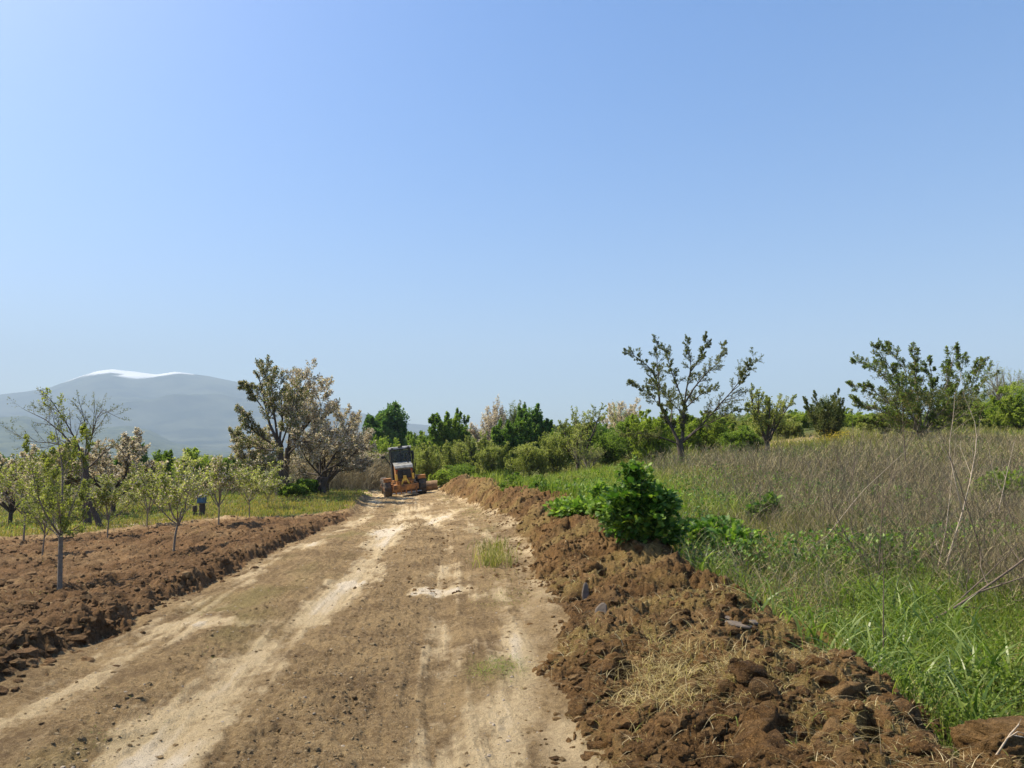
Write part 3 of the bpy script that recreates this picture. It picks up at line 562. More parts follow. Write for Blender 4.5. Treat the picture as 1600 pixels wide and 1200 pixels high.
# background of the left half
BG = 'bushes and trees in the background'
for i, a in enumerate([
    ('broadleaf_tree', 'dense round dark green tree standing alone against the sky behind the grader', 'tree', 606, 95, 571, 639, 628, 'round', 'lf_blue', dict(leaf=.42, m=9, k=(8, 6, 5))),
    ('willow_bush', 'yellowish green feathery bush left of the grader cab', 'bush', 597, 72, 572, 626, 680, 'shoots', 'lf_bright', dict(leaf=.16)),
    ('green_bush', 'bright green bush with pointed shoots, right of the second sapling', 'bush', 302, 50, 276, 332, 700, 'bushy', 'lf_bright', dict(leaf=.14)),
    ('green_bush', 'bright green bush peeking over the two middle saplings', 'bush', 258, 54, 236, 280, 702, 'bushy', 'lf_green', dict(leaf=.14)),
    ('dark_tree', 'dark green tree at the very left edge under the mountain', 'tree', -8, 62, -50, 22, 704, 'round', 'lf_dark', dict(leaf=.25)),
    ('blossoming_cherry_tree', 'low spreading blossoming tree behind the leaning cherry and its stumps', 'tree', 515, 39, 468, 580, 652, 'cherry', 'lf_olive', dict(leaf=.08, m=2, blossom='bl_brown', bl_m=8, bl_size=.09)),
    ('blossoming_cherry_tree', 'low blossoming tree behind the trunk of the tall cherry tree', 'tree', 412, 38, 368, 452, 668, 'cherry', 'lf_olive', dict(leaf=.08, m=3, blossom='bl_brown', bl_m=6, bl_size=.09)),
    ('dark_tree', 'dark green tree top rising right of the pinkish brown tree', 'tree', 208, 60, 190, 234, 684, 'round', 'lf_dark', dict(leaf=.25)),
    ('green_bush', 'low green shrub at the foot of the big cherry trees', 'bush', 462, 33, 445, 486, 756, 'bushy', 'lf_green', dict(leaf=.09)),
    ('green_bush', 'dark leafy shrub around the cherry stumps', 'bush', 485, 35, 466, 500, 748, 'bushy', 'lf_dark', dict(leaf=.08)),
    ('green_tree', 'bright green tree with two pointed tops right of the grader', 'tree', 706, 78, 672, 738, 640, 'shoots', 'lf_green', dict(leaf=.26, m=16, spread=42)),
    ('green_tree', 'low green tree between the grader and the two pointed tree', 'tree', 662, 82, 636, 690, 672, 'shoots', 'lf_green', dict(leaf=.22, spread=40)),
    ('pale_orchard_tree', 'pale olive fruit tree directly right of the grader cab', 'tree', 665, 58, 634, 700, 690, 'bushy', 'lf_olive', dict(leaf=.11)),
    ('pale_orchard_tree', 'pale olive fruit tree under the two pointed green tree', 'tree', 712, 56, 684, 745, 686, 'bushy', 'lf_olive', dict(leaf=.11)),
    ('bare_tree', 'pinkish grey nearly bare tree with a rounded top against the sky', 'tree', 768, 62, 736, 790, 624, 'bare', 'bl_brown', dict(leaf=.12, m=3, bark='greybark')),
    ('bare_tree', 'thin dark stemmed tree under the pinkish grey tree', 'tree', 746, 52, 724, 770, 676, 'bare', 'lf_olive', dict(leaf=.09, m=3)),
    ('willow_tree', 'greyish willow like tree with feathery upright top', 'tree', 800, 66, 780, 824, 626, 'shoots', 'lf_grey', dict(leaf=.14, m=8, spread=26)),
    ('dark_tree', 'dark green dense tree with low branches left of the twin shoots', 'tree', 794, 54, 766, 828, 650, 'bushy', 'lf_dark', dict(leaf=.17, m=9)),
    ('dark_tree', 'dark green tree with upright shoots at its top', 'tree', 832, 56, 808, 860, 632, 'shoots', 'lf_blue', dict(leaf=.2, m=16, spread=38)),
    ('pale_orchard_tree', 'round olive green bush in front of the dark green trees', 'tree', 828, 42, 788, 862, 690, 'bushy', 'lf_olive', dict(leaf=.09)),
    ('pale_orchard_tree', 'grey green fruit tree left of the knotty apple tree', 'tree', 868, 43, 838, 905, 668, 'bushy', 'lf_olive', dict(leaf=.09)),
    ('apple_tree', 'knotty apple tree with twisted bare upper branches against the sky', 'tree', 902, 39, 872, 946, 634, 'cherry', 'lf_olive', dict(leaf=.08, m=4, rt=.1)),
    ('blossoming_tree', 'whitish pink blossoming round tree top beyond the green bushes', 'tree', 968, 68, 940, 1000, 620, 'shoots', 'lf_olive', dict(leaf=.1, m=2, blossom='bl_white', bl_m=9, bl_size=.12, spread=50)),
    ('green_bush', 'wide bright green bush below the blossoming white tree', 'bush', 985, 44, 938, 1030, 652, 'bushy', 'lf_green', dict(leaf=.11)),
    ('green_bush', 'bright green bush just left of the dark cherry trunk', 'bush', 1020, 39, 975, 1056, 640, 'bushy', 'lf_bright', dict(leaf=.1, m=7)),
    ('grey_bush', 'tangle of grey twigs at the foot of the apple tree', 'bush', 918, 37, 892, 945, 690, 'bare', 'lf_olive', dict(leaf=.05, m=1, bark='greybark')),
    ('green_bush', 'yellow green bush right of the dark cherry trunk', 'bush', 1095, 42, 1066, 1142, 642, 'bushy', 'lf_bright', dict(leaf=.1)),
    ('green_bush', 'olive bush between the dark cherry and the smaller tree right of it', 'bush', 1140, 44, 1108, 1180, 650, 'bushy', 'lf_olive', dict(leaf=.1)),
    ('orchard_tree', 'loose pale green tree right of the dark cherry, dark at its foot', 'tree', 1196, 37, 1160, 1232, 606, 'cherry', 'lf_young', dict(leaf=.085, m=4, rt=.12)),
    ('orchard_tree', 'yellow green low tree left of the spiky dark bush', 'tree', 1240, 58, 1214, 1272, 640, 'bushy', 'lf_bright', dict(leaf=.12)),
    ('spiky_bush', 'dark spiky bush of upright leafy shoots above the yellow flowers', 'bush', 1292, 41, 1256, 1326, 610, 'shoots', 'lf_cherry', dict(leaf=.09, m=14, spread=50)),
    ('orchard_tree', 'yellow green tree between the spiky bush and the big dark tree', 'tree', 1335, 56, 1304, 1372, 644, 'bushy', 'lf_bright', dict(leaf=.12)),
    ('orchard_tree', 'light green tree at the right edge in front of the distant hill', 'tree', 1588, 44, 1552, 1650, 594, 'bushy', 'lf_bright', dict(leaf=.12, m=7)),
    ('orchard_tree', 'yellow green tree behind the right side of the big dark tree', 'tree', 1535, 52, 1500, 1572, 618, 'bushy', 'lf_bright', dict(leaf=.12)),
    ('bare_tree', 'grey bare tree top showing over the big dark tree at the right', 'tree', 1572, 66, 1540, 1606, 570, 'bare', 'lf_olive', dict(leaf=.08, m=1, bark='greybark')),
    ('orchard_tree', 'green bush partly behind the big dark tree, at its left', 'tree', 1372, 46, 1340, 1410, 646, 'bushy', 'lf_olive', dict(leaf=.1)),
    ('orchard_tree', 'olive tree just right of the loose pale green tree', 'tree', 1222, 48, 1196, 1250, 648, 'bushy', 'lf_olive', dict(leaf=.1)),
    ('green_bush', 'broad green bush in front of the loose pale green tree', 'bush', 1160, 39, 1120, 1196, 664, 'bushy', 'lf_green', dict(leaf=.09)),
    ('green_bush', 'low dense bush between the apple tree and the wide bright green bush', 'bush', 948, 41, 922, 975, 672, 'bushy', 'lf_green', dict(leaf=.09)),
    ('weed_thicket', 'tall green weed thicket behind the soil bank, in front of the olive bush', 'weeds', 828, 23, 782, 876, 738, 'bushy', 'lf_green', dict(leaf=.06, fb=0)),
    ('weed_thicket', 'dark leaved weed thicket left of the low bright green weed', 'weeds', 850, 19, 818, 884, 752, 'bushy', 'lf_dark', dict(leaf=.06, fb=0)),
    ('weed_thicket', 'deep green weed strip at the bend right of the grader', 'weeds', 735, 52, 690, 786, 722, 'bushy', 'lf_green', dict(leaf=.1, fb=0)),
    ('weed_thicket', 'green weeds just right of the grader blade', 'weeds', 700, 53, 672, 726, 732, 'bushy', 'lf_bright', dict(leaf=.1, fb=0)),
    ('weed_thicket', 'grassy green thicket between the weed thicket and the dark cherry', 'weeds', 905, 27, 868, 950, 742, 'bushy', 'lf_olive', dict(leaf=.05, fb=0)),
    ('hedge_bush', 'olive leaved bush left of the two pointed green tree, behind the grader roof', 'bush', 640, 70, 612, 672, 690, 'bushy', 'lf_olive', dict(leaf=.14)),
    ('hedge_bush', 'pale bush between the thin dark stemmed tree and the dark green trees', 'bush', 772, 48, 742, 802, 684, 'bushy', 'lf_olive', dict(leaf=.1)),
    ('hedge_bush', 'lower leafy bush hiding the foot of the pale fruit trees', 'bush', 735, 57, 700, 776, 700, 'bushy', 'lf_green', dict(leaf=.1)),
    ('hedge_bush', 'green bush filling the gap left of the knotty apple tree', 'bush', 880, 50, 850, 915, 664, 'bushy', 'lf_green', dict(leaf=.12)),
    ('hedge_bush', 'dark green bush behind the knotty apple tree', 'bush', 930, 54, 896, 962, 660, 'bushy', 'lf_dark', dict(leaf=.13)),
    ('hedge_bush', 'yellowish green bush behind the trunk of the dark cherry', 'bush', 1060, 47, 1030, 1096, 646, 'bushy', 'lf_bright', dict(leaf=.12)),
    ('hedge_bush', 'reddish olive bush behind the drooping right limb of the dark cherry', 'bush', 1120, 50, 1085, 1165, 640, 'bushy', 'lf_bronze', dict(leaf=.12)),
    ('hedge_bush', 'light green orchard bush far beyond the bare dirt patch', 'bush', 1262, 66, 1232, 1298, 648, 'bushy', 'lf_bright', dict(leaf=.15)),
    ('hedge_bush', 'light green bush under the left side of the broad dark tree', 'bush', 1400, 48, 1364, 1440, 652, 'bushy', 'lf_bright', dict(leaf=.12)),
    ('hedge_bush', 'olive bush under the right side of the broad dark tree', 'bush', 1490, 47, 1450, 1530, 650, 'bushy', 'lf_olive', dict(leaf=.12)),
    ('hedge_bush', 'rounded green bush left of the knoll of yellow green orchard trees', 'bush', 1185, 56, 1150, 1222, 646, 'bushy', 'lf_green', dict(leaf=.13)),
    ('hedge_bush', 'green bush between the saplings and the big cherry trunks', 'bush', 372, 44, 345, 402, 712, 'bushy', 'lf_green', dict(leaf=.12)),
    ('hedge_bush', 'brownish bush behind the leaning cherry tree', 'bush', 545, 58, 505, 585, 690, 'bushy', 'bl_brown', dict(leaf=.12)),
    ]):
    nm, lab, cat_, px, Y, x0, x1, top, sty, lm, kw = a
    T(nm, lab, cat_, px, Y, x0, x1, top, sty, lm, seed=40 + i, parts=('branches', 'foliage') if cat_ in ('bush', 'weeds') else ('trunk', 'crown'), **kw)
# dark cherry in the meadow, limbs traced
T('old_cherry_tree', 'dark limbed cherry tree standing alone in the meadow with sparse leaves', 'tree', 1064, 31, style='cherry', leafm='lf_cherry', seed=90, lines=[
    ([(1064, 732, 0), (1064, 705, 0), (1061, 688, 0)], .19, .15), ([(1066, 692, 0), (1068, 660, 0), (1069, 632, 0)], .12, .09), ([(1060, 690, 0), (1048, 665, .2), (1036, 642, .3), (1031, 632, .3)], .11, .08),
    ([(1031, 632, .3), (1028, 605, .3), (1022, 582, .3), (1008, 568, .3), (996, 560, .3), (980, 548, .3)], .07, .01), ([(1031, 632, .3), (1030, 600, .6), (1026, 560, .8), (1026, 532, .9)], .05, .008), ([(1069, 632, 0), (1060, 608, -.2), (1048, 578, -.4), (1040, 545, -.4)], .06, .008),
    ([(1069, 632, 0), (1074, 600, .3), (1080, 575, .4), (1076, 545, .4), (1072, 533, .4)], .07, .008), ([(1069, 632, 0), (1085, 605, -.3), (1105, 582, -.4), (1122, 568, -.5), (1133, 538, -.5)], .07, .008), ([(1080, 580, .4), (1094, 560, .5), (1104, 538, .5), (1102, 526, .5)], .04, .006),
    ([(1066, 690, 0), (1085, 675, .3), (1105, 655, .5), (1128, 628, .6), (1143, 612, .6), (1160, 590, .6), (1178, 560, .7)], .09, .008), ([(1143, 612, .6), (1158, 600, .3), (1168, 575, .3), (1172, 566, .3)], .03, .006), ([(1068, 690, 0), (1095, 668, -1), (1130, 650, -1.5), (1165, 636, -1.8)], .06, .008),
    ([(1060, 694, 0), (1035, 684, -.5), (1010, 678, -.8), (975, 677, -1)], .05, .008), ([(1048, 665, .2), (1050, 640, .9), (1045, 615, 1.3), (1015, 600, 1.5)], .05, .008), ([(1069, 640, 0), (1090, 620, 1.2), (1115, 605, 1.8)], .05, .008), ([(1036, 642, .3), (1015, 615, -.4), (1000, 605, -.6), (986, 595, -.7)], .03, .006),
    ([(1068, 655, 0), (1060, 640, -.9), (1040, 620, -1.5), (1025, 600, -1.8)], .04, .006)],
  k=(18, 9, 3), rat=(.21, .42, .5), m=6, leaf=.042, ang=46, clump=0, w=.12, thin=.12)
# big dark tree at the right
T('spreading_cherry_tree', 'broad dark low branching tree with upswept leafy twigs at the right', 'tree', 1440, 33, 1338, 1532, 588, style='cherry', leafm='lf_bronze', seed=91, bark='greybark', lines=[
    ([(1440, 686, 0), (1438, 672, 0)], .2, .18), ([(1438, 676, 0), (1420, 658, 0), (1395, 635, 0), (1365, 610, .2), (1332, 602, .2)], .08, .012), ([(1438, 676, 0), (1425, 650, .5), (1400, 610, .8), (1370, 575, .9), (1336, 565, .9)], .08, .012), ([(1436, 676, 0), (1420, 640, -.5), (1400, 590, -.8), (1372, 545, -1)], .08, .01),
    ([(1438, 675, 0), (1432, 630, .9), (1415, 580, 1.4), (1390, 545, 1.5)], .07, .01), ([(1440, 675, 0), (1436, 630, -.2), (1428, 580, -.2), (1430, 552, -.2)], .08, .01), ([(1440, 675, 0), (1452, 640, .3), (1458, 600, .5), (1452, 566, .5)], .08, .01), ([(1442, 676, 0), (1462, 640, -.6), (1480, 600, -1), (1492, 548, -1)], .08, .01),
    ([(1442, 676, 0), (1470, 650, .6), (1495, 615, .9), (1506, 562, 1)], .08, .01), ([(1442, 678, 0), (1480, 655, -.4), (1510, 620, -.6), (1532, 570, -.7)], .08, .01), ([(1442, 678, 0), (1475, 668, 1), (1510, 645, 1.5), (1545, 582, 1.6)], .06, .01), ([(1440, 678, 0), (1405, 655, -1.2), (1370, 640, -1.8), (1338, 628, -2)], .06, .01),
    ([(1440, 678, 0), (1430, 655, -1.5), (1420, 630, -2.2), (1412, 600, -2.4)], .06, .01), ([(1440, 678, 0), (1460, 655, -1.5), (1478, 635, -2.2), (1490, 610, -2.4)], .06, .01), ([(1440, 678, 0), (1385, 670, .8), (1350, 655, 1.3)], .05, .01)],
  k=(18, 8, 4), rat=(.22, .42, .5), m=2, leaf=.08, ang=42, clump=1, blossom='lf_green', bl_m=2, bl_size=.07, fill=6500, fb=.12, thin=.0, lo_t=.25)
# far wood that closes the horizon
r = rs(500); P_ = []
for k in range(240):
    px = r.uniform(-500, 2100); Y = r.uniform(95, 170) if px < 560 else r.uniform(88, 120)
    if 560 < px < 650: Y = r.uniform(140, 170)
    hh = r.uniform(2.6, 4.6) * Y / 100 * (.55 if px < 560 else 1); wd = hh * r.uniform(.6, 1.1); x = float(xat(px, Y)); z0 = float(base(x, Y)) - .6
    n = 420; q = r.normal(size=(n, 3)); q = unit(q) * (r.uniform(.3, 1, (n, 1)) ** .5); q[:, 2] = np.abs(q[:, 2]) if 0 else q[:, 2] * .5 + .5
    P_.append(np.stack([x + q[:, 0] * wd, Y + q[:, 1] * wd, z0 + q[:, 2] * hh], 1))
P_ = np.concatenate(P_); X, Yv, Z = frames(r.normal(size=P_.shape), r, .3)
V_, Q_ = stamp(LEAFV * [1.6, 1, 1], LEAFQ, P_, X, Yv, Z, r.uniform(.35, .8, len(P_)))
c_ = P_; vv = np.clip(vn(c_[:, 0] * .12, c_[:, 1] * .1, 3) * .9 + r.uniform(-.2, .3, len(c_)), 0, 1)
tag(mesh_np('distant_wood', V_, Q_, M['lf_grey'], v=vv), 'far strip of green orchard and woodland along the horizon', 'woodland', kind='stuff')

# ---------------------------------------------------------------- ground plants
BLV = []
def blades(O, Dn, Hh, Wd, curve, r, seg=3):
    """bent tapering blades: origin, lean direction (horizontal), height, width"""
    n = len(O); t = np.linspace(0, 1, seg + 1); side = np.stack([-Dn[:, 1], Dn[:, 0], np.zeros(n)], 1)
    tw = r.uniform(-1, 1, (n, 1)) * 1.2; side = unit(side * np.cos(tw) + Dn * np.sin(tw))
    V_ = np.empty((n, seg + 1, 2, 3))
    for k, tt in enumerate(t):
        up = Hh * (tt - .42 * curve * tt ** 2.2 * 1.0); out = Hh * curve * tt ** 1.9 * .75
        p = O + np.array([0, 0, 1.0]) * up[:, None] + Dn * out[:, None]; w_ = (Wd * (1 - tt ** 1.6 * .93))[:, None]
        V_[:, k, 0] = p - side * w_ / 2; V_[:, k, 1] = p + side * w_ / 2
    i = np.arange(n * (seg + 1) * 2).reshape(n, seg + 1, 2)
    Q_ = np.stack([i[:, :-1, 0], i[:, :-1, 1], i[:, 1:, 1], i[:, 1:, 0]], -1).reshape(-1, 4)
    return (V_.reshape(-1, 3), Q_), np.repeat(r.uniform(0, 1, n), seg)
def hdir(n, r):
    a = r.uniform(0, 2 * math.pi, n); return np.stack([np.cos(a), np.sin(a), np.zeros(n)], 1)
def scatter(n, px0, px1, y0, y1, r, keep):
    px = r.uniform(px0, px1, n); Y = np.exp(r.uniform(math.log(y0), math.log(y1), n)); x = xat(px, Y)
    z, mk = land(x, Y); k = keep(x, Y, px, mk) > r.uniform(0, 1, n)
    return np.stack([x[k], Y[k], z[k]], 1), Y[k], px[k]
def meadow(x, Y): q = sst(Y, 9, 13) * .3; return sst(x, ip(Y, T_C) + .34 - q, ip(Y, T_C) + .78 - q) * sst(Y, 4.05, 4.35)       # right of the soil bank
ZN = lambda x, y, f, s_: fbm(x * f, y * f, 3, s_)
def grass_obj(name, n, box, keep, h, wd, mat, label, seed, curve=(.2, 1.0), hf=None, seg=3, cat_='grass'):
    r = rs(seed); O, Y, px = scatter(n, *box, r, keep); k = len(O)
    Hh = h * r.uniform(.45, 1.15, k) * (1 if hf is None else hf(O[:, 0], Y))
    px_ = Y / F * 1.1                                                  # about one picture element
    Wd = np.maximum(wd * r.uniform(.6, 1.3, k), px_ * .8)
    O[:, 2] -= .02
    (V_, Q_), vv = blades(O, hdir(k, r), Hh, Wd, r.uniform(*curve, k), r, seg)
    return tag(mesh_np(name, V_, Q_, M[mat], v=vv), label, cat_, kind='stuff')
# right: bright grass beside the bank, near
grass_obj('green_grass', 95000, (850, 1950, 2.6, 15), lambda x, Y, px, m: meadow(x, Y) * (1 - sst(Y + 6 * ZN(x, Y, .5, 219), 9, 15)) * (.2 + .8 * sst(ZN(x, Y, 1.1, 201), .38, .6)), .30, .006, 'grass',
          'bright green grass growing along the right side of the soil bank', 301)
grass_obj('tall_grass', 17000, (1050, 1950, 3.0, 10.5), lambda x, Y, px, m: meadow(x, Y) * sst(ZN(x, Y, 1.1, 205), .46, .60), .52, .022, 'broadgrass',
          'clumps of tall broad bladed grass bending over in the near meadow', 302, (.5, 1.35), seg=6)
grass_obj('roadside_grass', 42000, (740, 1250, 13, 36), lambda x, Y, px, m: meadow(x, Y) * (1 - sst(x, 3.0, 5.5)) * (.4 + .6 * sst(ZN(x, Y, .8, 207), .3, .5)), .55, .012, 'grass',
          'thick green grass behind the soil bank in the middle distance', 303)
grass_obj('far_grass', 16000, (660, 800, 46, 70), lambda x, Y, px, m: sst(x, ip(Y, T_R) + 1, ip(Y, T_R) + 3), .9, .03, 'grass', 'dense deep green grass strip beyond the grader', 304)
grass_obj('tan_grass', 90000, (820, 1700, 10, 50), lambda x, Y, px, m: meadow(x, Y) * (1 - .6 * sst(px, 1100, 1300) * (1 - sst(Y, 24, 30))) * sst(x, 1.5, 4) * (.35 + .65 * sst(ZN(x, Y, .4, 209), .35, .55)), .42, .008, 'drygrass',
          'tan and olive dry grass covering the meadow on the right', 305, hf=lambda x, Y: .6 + .8 * ZN(x, Y, .5, 210))
grass_obj('meadow_grass', 26000, (1000, 1800, 22, 60), lambda x, Y, px, m: meadow(x, Y) * sst(ZN(x, Y, .22, 211), .42, .55), .35, .02, 'grass', 'green grass under the meadow trees', 306)
# left: grass beyond the ploughed field, ochre grass on its bank
def leftout(x, Y): return sst(Y, ip(x, T_E) - .2, ip(x, T_E) + .8) * sst(ip(Y, T_L) - x, .1, .4)
grass_obj('field_edge_grass', 13000, (-250, 640, 22, 62), lambda x, Y, px, m: leftout(x, Y) * (.35 + .65 * sst(ZN(x, Y, .5, 213), .35, .55)), .26, .02, 'grass', 'green grass strip beyond the ploughed field', 307)
grass_obj('ochre_grass', 62000, (-100, 620, 22, 58), lambda x, Y, px, m: leftout(x, Y) * (.35 + .65 * np.exp(-((Y - ip(x, T_E)) / (3.5 + 9 * sst(x, -12, -9))) ** 2)), .20, .018, 'ochre', 'yellowish dry grass on the bank at the end of the field', 308)
# straw in the field and tufts on the road
def spots(lst, x, Y):
    v_ = 0
    for px, py, sx in lst:
        Yp = CAMZ * F / (py - HOR); v_ = v_ + np.exp(-((x - float(xat(px, Yp))) / sx) ** 2 - ((Y - Yp) / (sx * 1.6)) ** 2)
    return v_
grass_obj('field_straw', 30000, (-100, 600, 5, 30), lambda x, Y, px, m: m['fm'] * np.clip(.03 + .5 * (np.exp(-((x + 6.6) / .7) ** 2 - ((Y - 10.8) / .6) ** 2) + np.exp(-((x + 8.1) / .9) ** 2 - ((Y - 19.8) / 1.2) ** 2) * 1.4 + np.exp(-((x + 12.6) / 1.2) ** 2 - ((Y - 19.) / 1.) ** 2)), 0, 1),
          .10, .005, 'straw', 'dry straw and dead grass lying in the ploughed soil around the young trunks', 309, (1.0, 1.9), cat_='straw')
grass_obj('road_grass', 60000, (150, 950, 3.2, 24), lambda x, Y, px, m: m['rm'] * np.clip(.9 * np.exp(-((x - .0) / .22) ** 2 - ((Y - 5.95) / .3) ** 2) + .25 * np.exp(-((x + .42) / .08) ** 2 - ((Y - 5.35) / .3) ** 2) + .2 * np.exp(-((x + .05) / .2) ** 2 - ((Y - 8.7) / .35) ** 2)
          + .16 * sst(ZN(x, Y, 1.7, 217), .5, .6) * (np.exp(-((x - ip(Y, T_R) + .1) / .35) ** 2) * sst(Y, 8, 11) + .8 * np.exp(-((x - ip(Y, T_L) - 1.0) / .3) ** 2)), 0, 1), .055, .004, 'herb', 'small green tufts of flattened grass on the road', 310, (.6, 1.8))
grass_obj('grass_tuft', 9000, (730, 820, 5.2, 6.8), lambda x, Y, px, m: .8 * np.exp(-((x + .12) / .16) ** 2 - ((Y - 5.98) / .24) ** 2), .06, .004, 'grass', 'low green grass tuft in the right half of the road', 342, (.6, 1.8))
grass_obj('verge_grass', 26000, (640, 900, 8, 34), lambda x, Y, px, m: m['rm'] * sst(x, ip(Y, T_R) - 1.1, ip(Y, T_R) - .3) * sst(ZN(x, Y, 1.5, 241), .35, .6) * .8, .07, .006, 'drygrass', 'flattened olive grass along the right verge of the road', 341, (.8, 2.0))
grass_obj('roadside_tuft', 900, (725, 815, 10.6, 12.6), lambda x, Y, px, m: np.exp(-((px - 772) / 22) ** 2 * 1.2), .34, .012, 'drygrass', 'pale green and straw tuft at the foot of the soil bank', 311, (.2, 1.3), seg=4)
# low herbs between the grass
def leaf_obj(name, n, box, keep, hh, size, mat, label, seed, cat_='weeds', tv=LEAFV):
    r = rs(seed); O, Y, px = scatter(n, *box, r, keep); k = len(O); O[:, 2] += hh * r.uniform(0, 1, k) ** .7 * (.5 + ZN(O[:, 0], Y, .9, seed)) - .02
    X, Yv, Z = frames(r.normal(size=(k, 3)) + [0, 0, .3], r, .7)
    V_, Q_ = stamp(tv, LEAFQ, O, X, Yv, Z, np.maximum(size * r.uniform(.5, 1.4, k), Y / F * 1.6))
    return tag(mesh_np(name, V_, Q_, M[mat], v=r.uniform(0, 1, k)), label, cat_, kind='stuff')
leaf_obj('low_herbs', 150000, (850, 1950, 2.8, 16), lambda x, Y, px, m: meadow(x, Y) * (.35 + .65 * sst(ZN(x, Y, .7, 221), .35, .6)) * (1 - .6 * sst(Y, 9, 14)), .24, .022, 'herb', 'mass of small leaved green herbs between the grass blades', 321)
leaf_obj('dark_herbs', 46000, (900, 1800, 8.5, 30), lambda x, Y, px, m: meadow(x, Y) * sst(ZN(x, Y, .55, 223), .44, .56), .5, .05, 'lush', 'dark green weeds among the dry brush', 322)
leaf_obj('bank_herbs', 16000, (830, 1000, 9.5, 24), lambda x, Y, px, m: sst(x, ip(Y, T_C) + .15, ip(Y, T_C) + .5) * (1 - sst(x, ip(Y, T_C) + 1.2, ip(Y, T_C) + 2.2)), .28, .085, 'lush', 'lush light green weeds along the top of the soil bank', 323)
leaf_obj('field_weeds', 14000, (-250, 640, 22, 60), lambda x, Y, px, m: leftout(x, Y) * sst(ZN(x, Y, .4, 225), .5, .6), .3, .07, 'herb', 'weedy green growth beyond the ploughed field', 324)
leaf_obj('yellow_flowers', 900, (1270, 1325, 37, 41), lambda x, Y, px, m: np.exp(-((px - 1300) / 22) ** 2), .55, .06, 'flower', 'patch of yellow flowers below the spiky dark bush', 325, 'flowers')
# dry brush: thin branching stems
def brush(name, n, box, keep, h, wd, label, seed, mat='brush', k2=4):
    r = rs(seed); O, Y, px = scatter(n, *box, r, keep); k = len(O); D = r.normal(size=(k, 3)) * .33 + [0, 0, 1]
    W0 = np.maximum(wd, Y / F * .42)
    P, R = grow(O, D, h * r.uniform(.5, 1.2, k), W0 / 2, 5, .13, .02, r, .5)
    P2, R2 = spawn(P, R, k2, .3, 1, 40, .42, 3, .15, .03, r, .8)
    V_, Q_ = cat_meshes([tubes(P, R, 3), tubes(P2, np.maximum(R2, W0[np.repeat(np.arange(k), k2)][:, None] * .3), 3)])
    vv = np.concatenate([np.repeat(r.uniform(0, 1, k), 4 * 3), np.repeat(r.uniform(0, 1, k * k2), 2 * 3)])
    return tag(mesh_np(name, V_, Q_, M[mat], v=vv), label, 'brush', kind='stuff')
brush('dry_brush', 27000, (1000, 1900, 6.5, 33), lambda x, Y, px, m: meadow(x, Y) * sst(x, 3, 6.5) * (.15 + .85 * sst(ZN(x, Y, .3, 231) + sst(px, 1050, 1500) * .22, .42, .62)), .7, .0035, 'thicket of thin grey brown dry stems across the right meadow', 331)
grass_obj('dead_grass', 16000, (1000, 1950, 2.8, 12), lambda x, Y, px, m: meadow(x, Y) * (.2 + .8 * sst(ZN(x, Y, 1.0, 239), .45, .6)), .30, .005, 'straw', 'dry straw coloured blades mixed into the green near meadow', 338, (.3, 1.6))
grass_obj('pale_edge_grass', 44000, (-250, 640, 22, 62), lambda x, Y, px, m: leftout(x, Y), .17, .02, 'drygrass', 'pale dry grass mixed into the strip beyond the ploughed field', 339)
brush('dry_brush', 1600, (1050, 1300, 7, 22), lambda x, Y, px, m: meadow(x, Y), .45, .004, 'loose tan dry stems between the big leafy weed and the dark cherry', 332)
brush('tangled_stems', 900, (1120, 1900, 6.5, 22), lambda x, Y, px, m: meadow(x, Y) * sst(x, 2.5, 5), 1.15, .005, 'taller dark bare stems tangled above the dry brush', 335, mat='darkstalk', k2=6)
brush('grey_thicket', 3800, (470, 622, 53, 66), lambda x, Y, px, m: np.maximum(1 - sst(x, ip(Y, T_L) - .5, ip(Y, T_L)), sst(Y, 57, 59)), 2.3, .012, 'grey leafless thicket beside the grader on the left', 333)
brush('bank_twigs', 1500, (-200, 480, 34, 50), lambda x, Y, px, m: leftout(x, Y), 1.5, .01, 'grey dry undergrowth behind the orchard trees', 334)
M['pebble'] = plain_mat('pebble_stone', (.2, .16, .11), (.38, .32, .25), 6, .9)
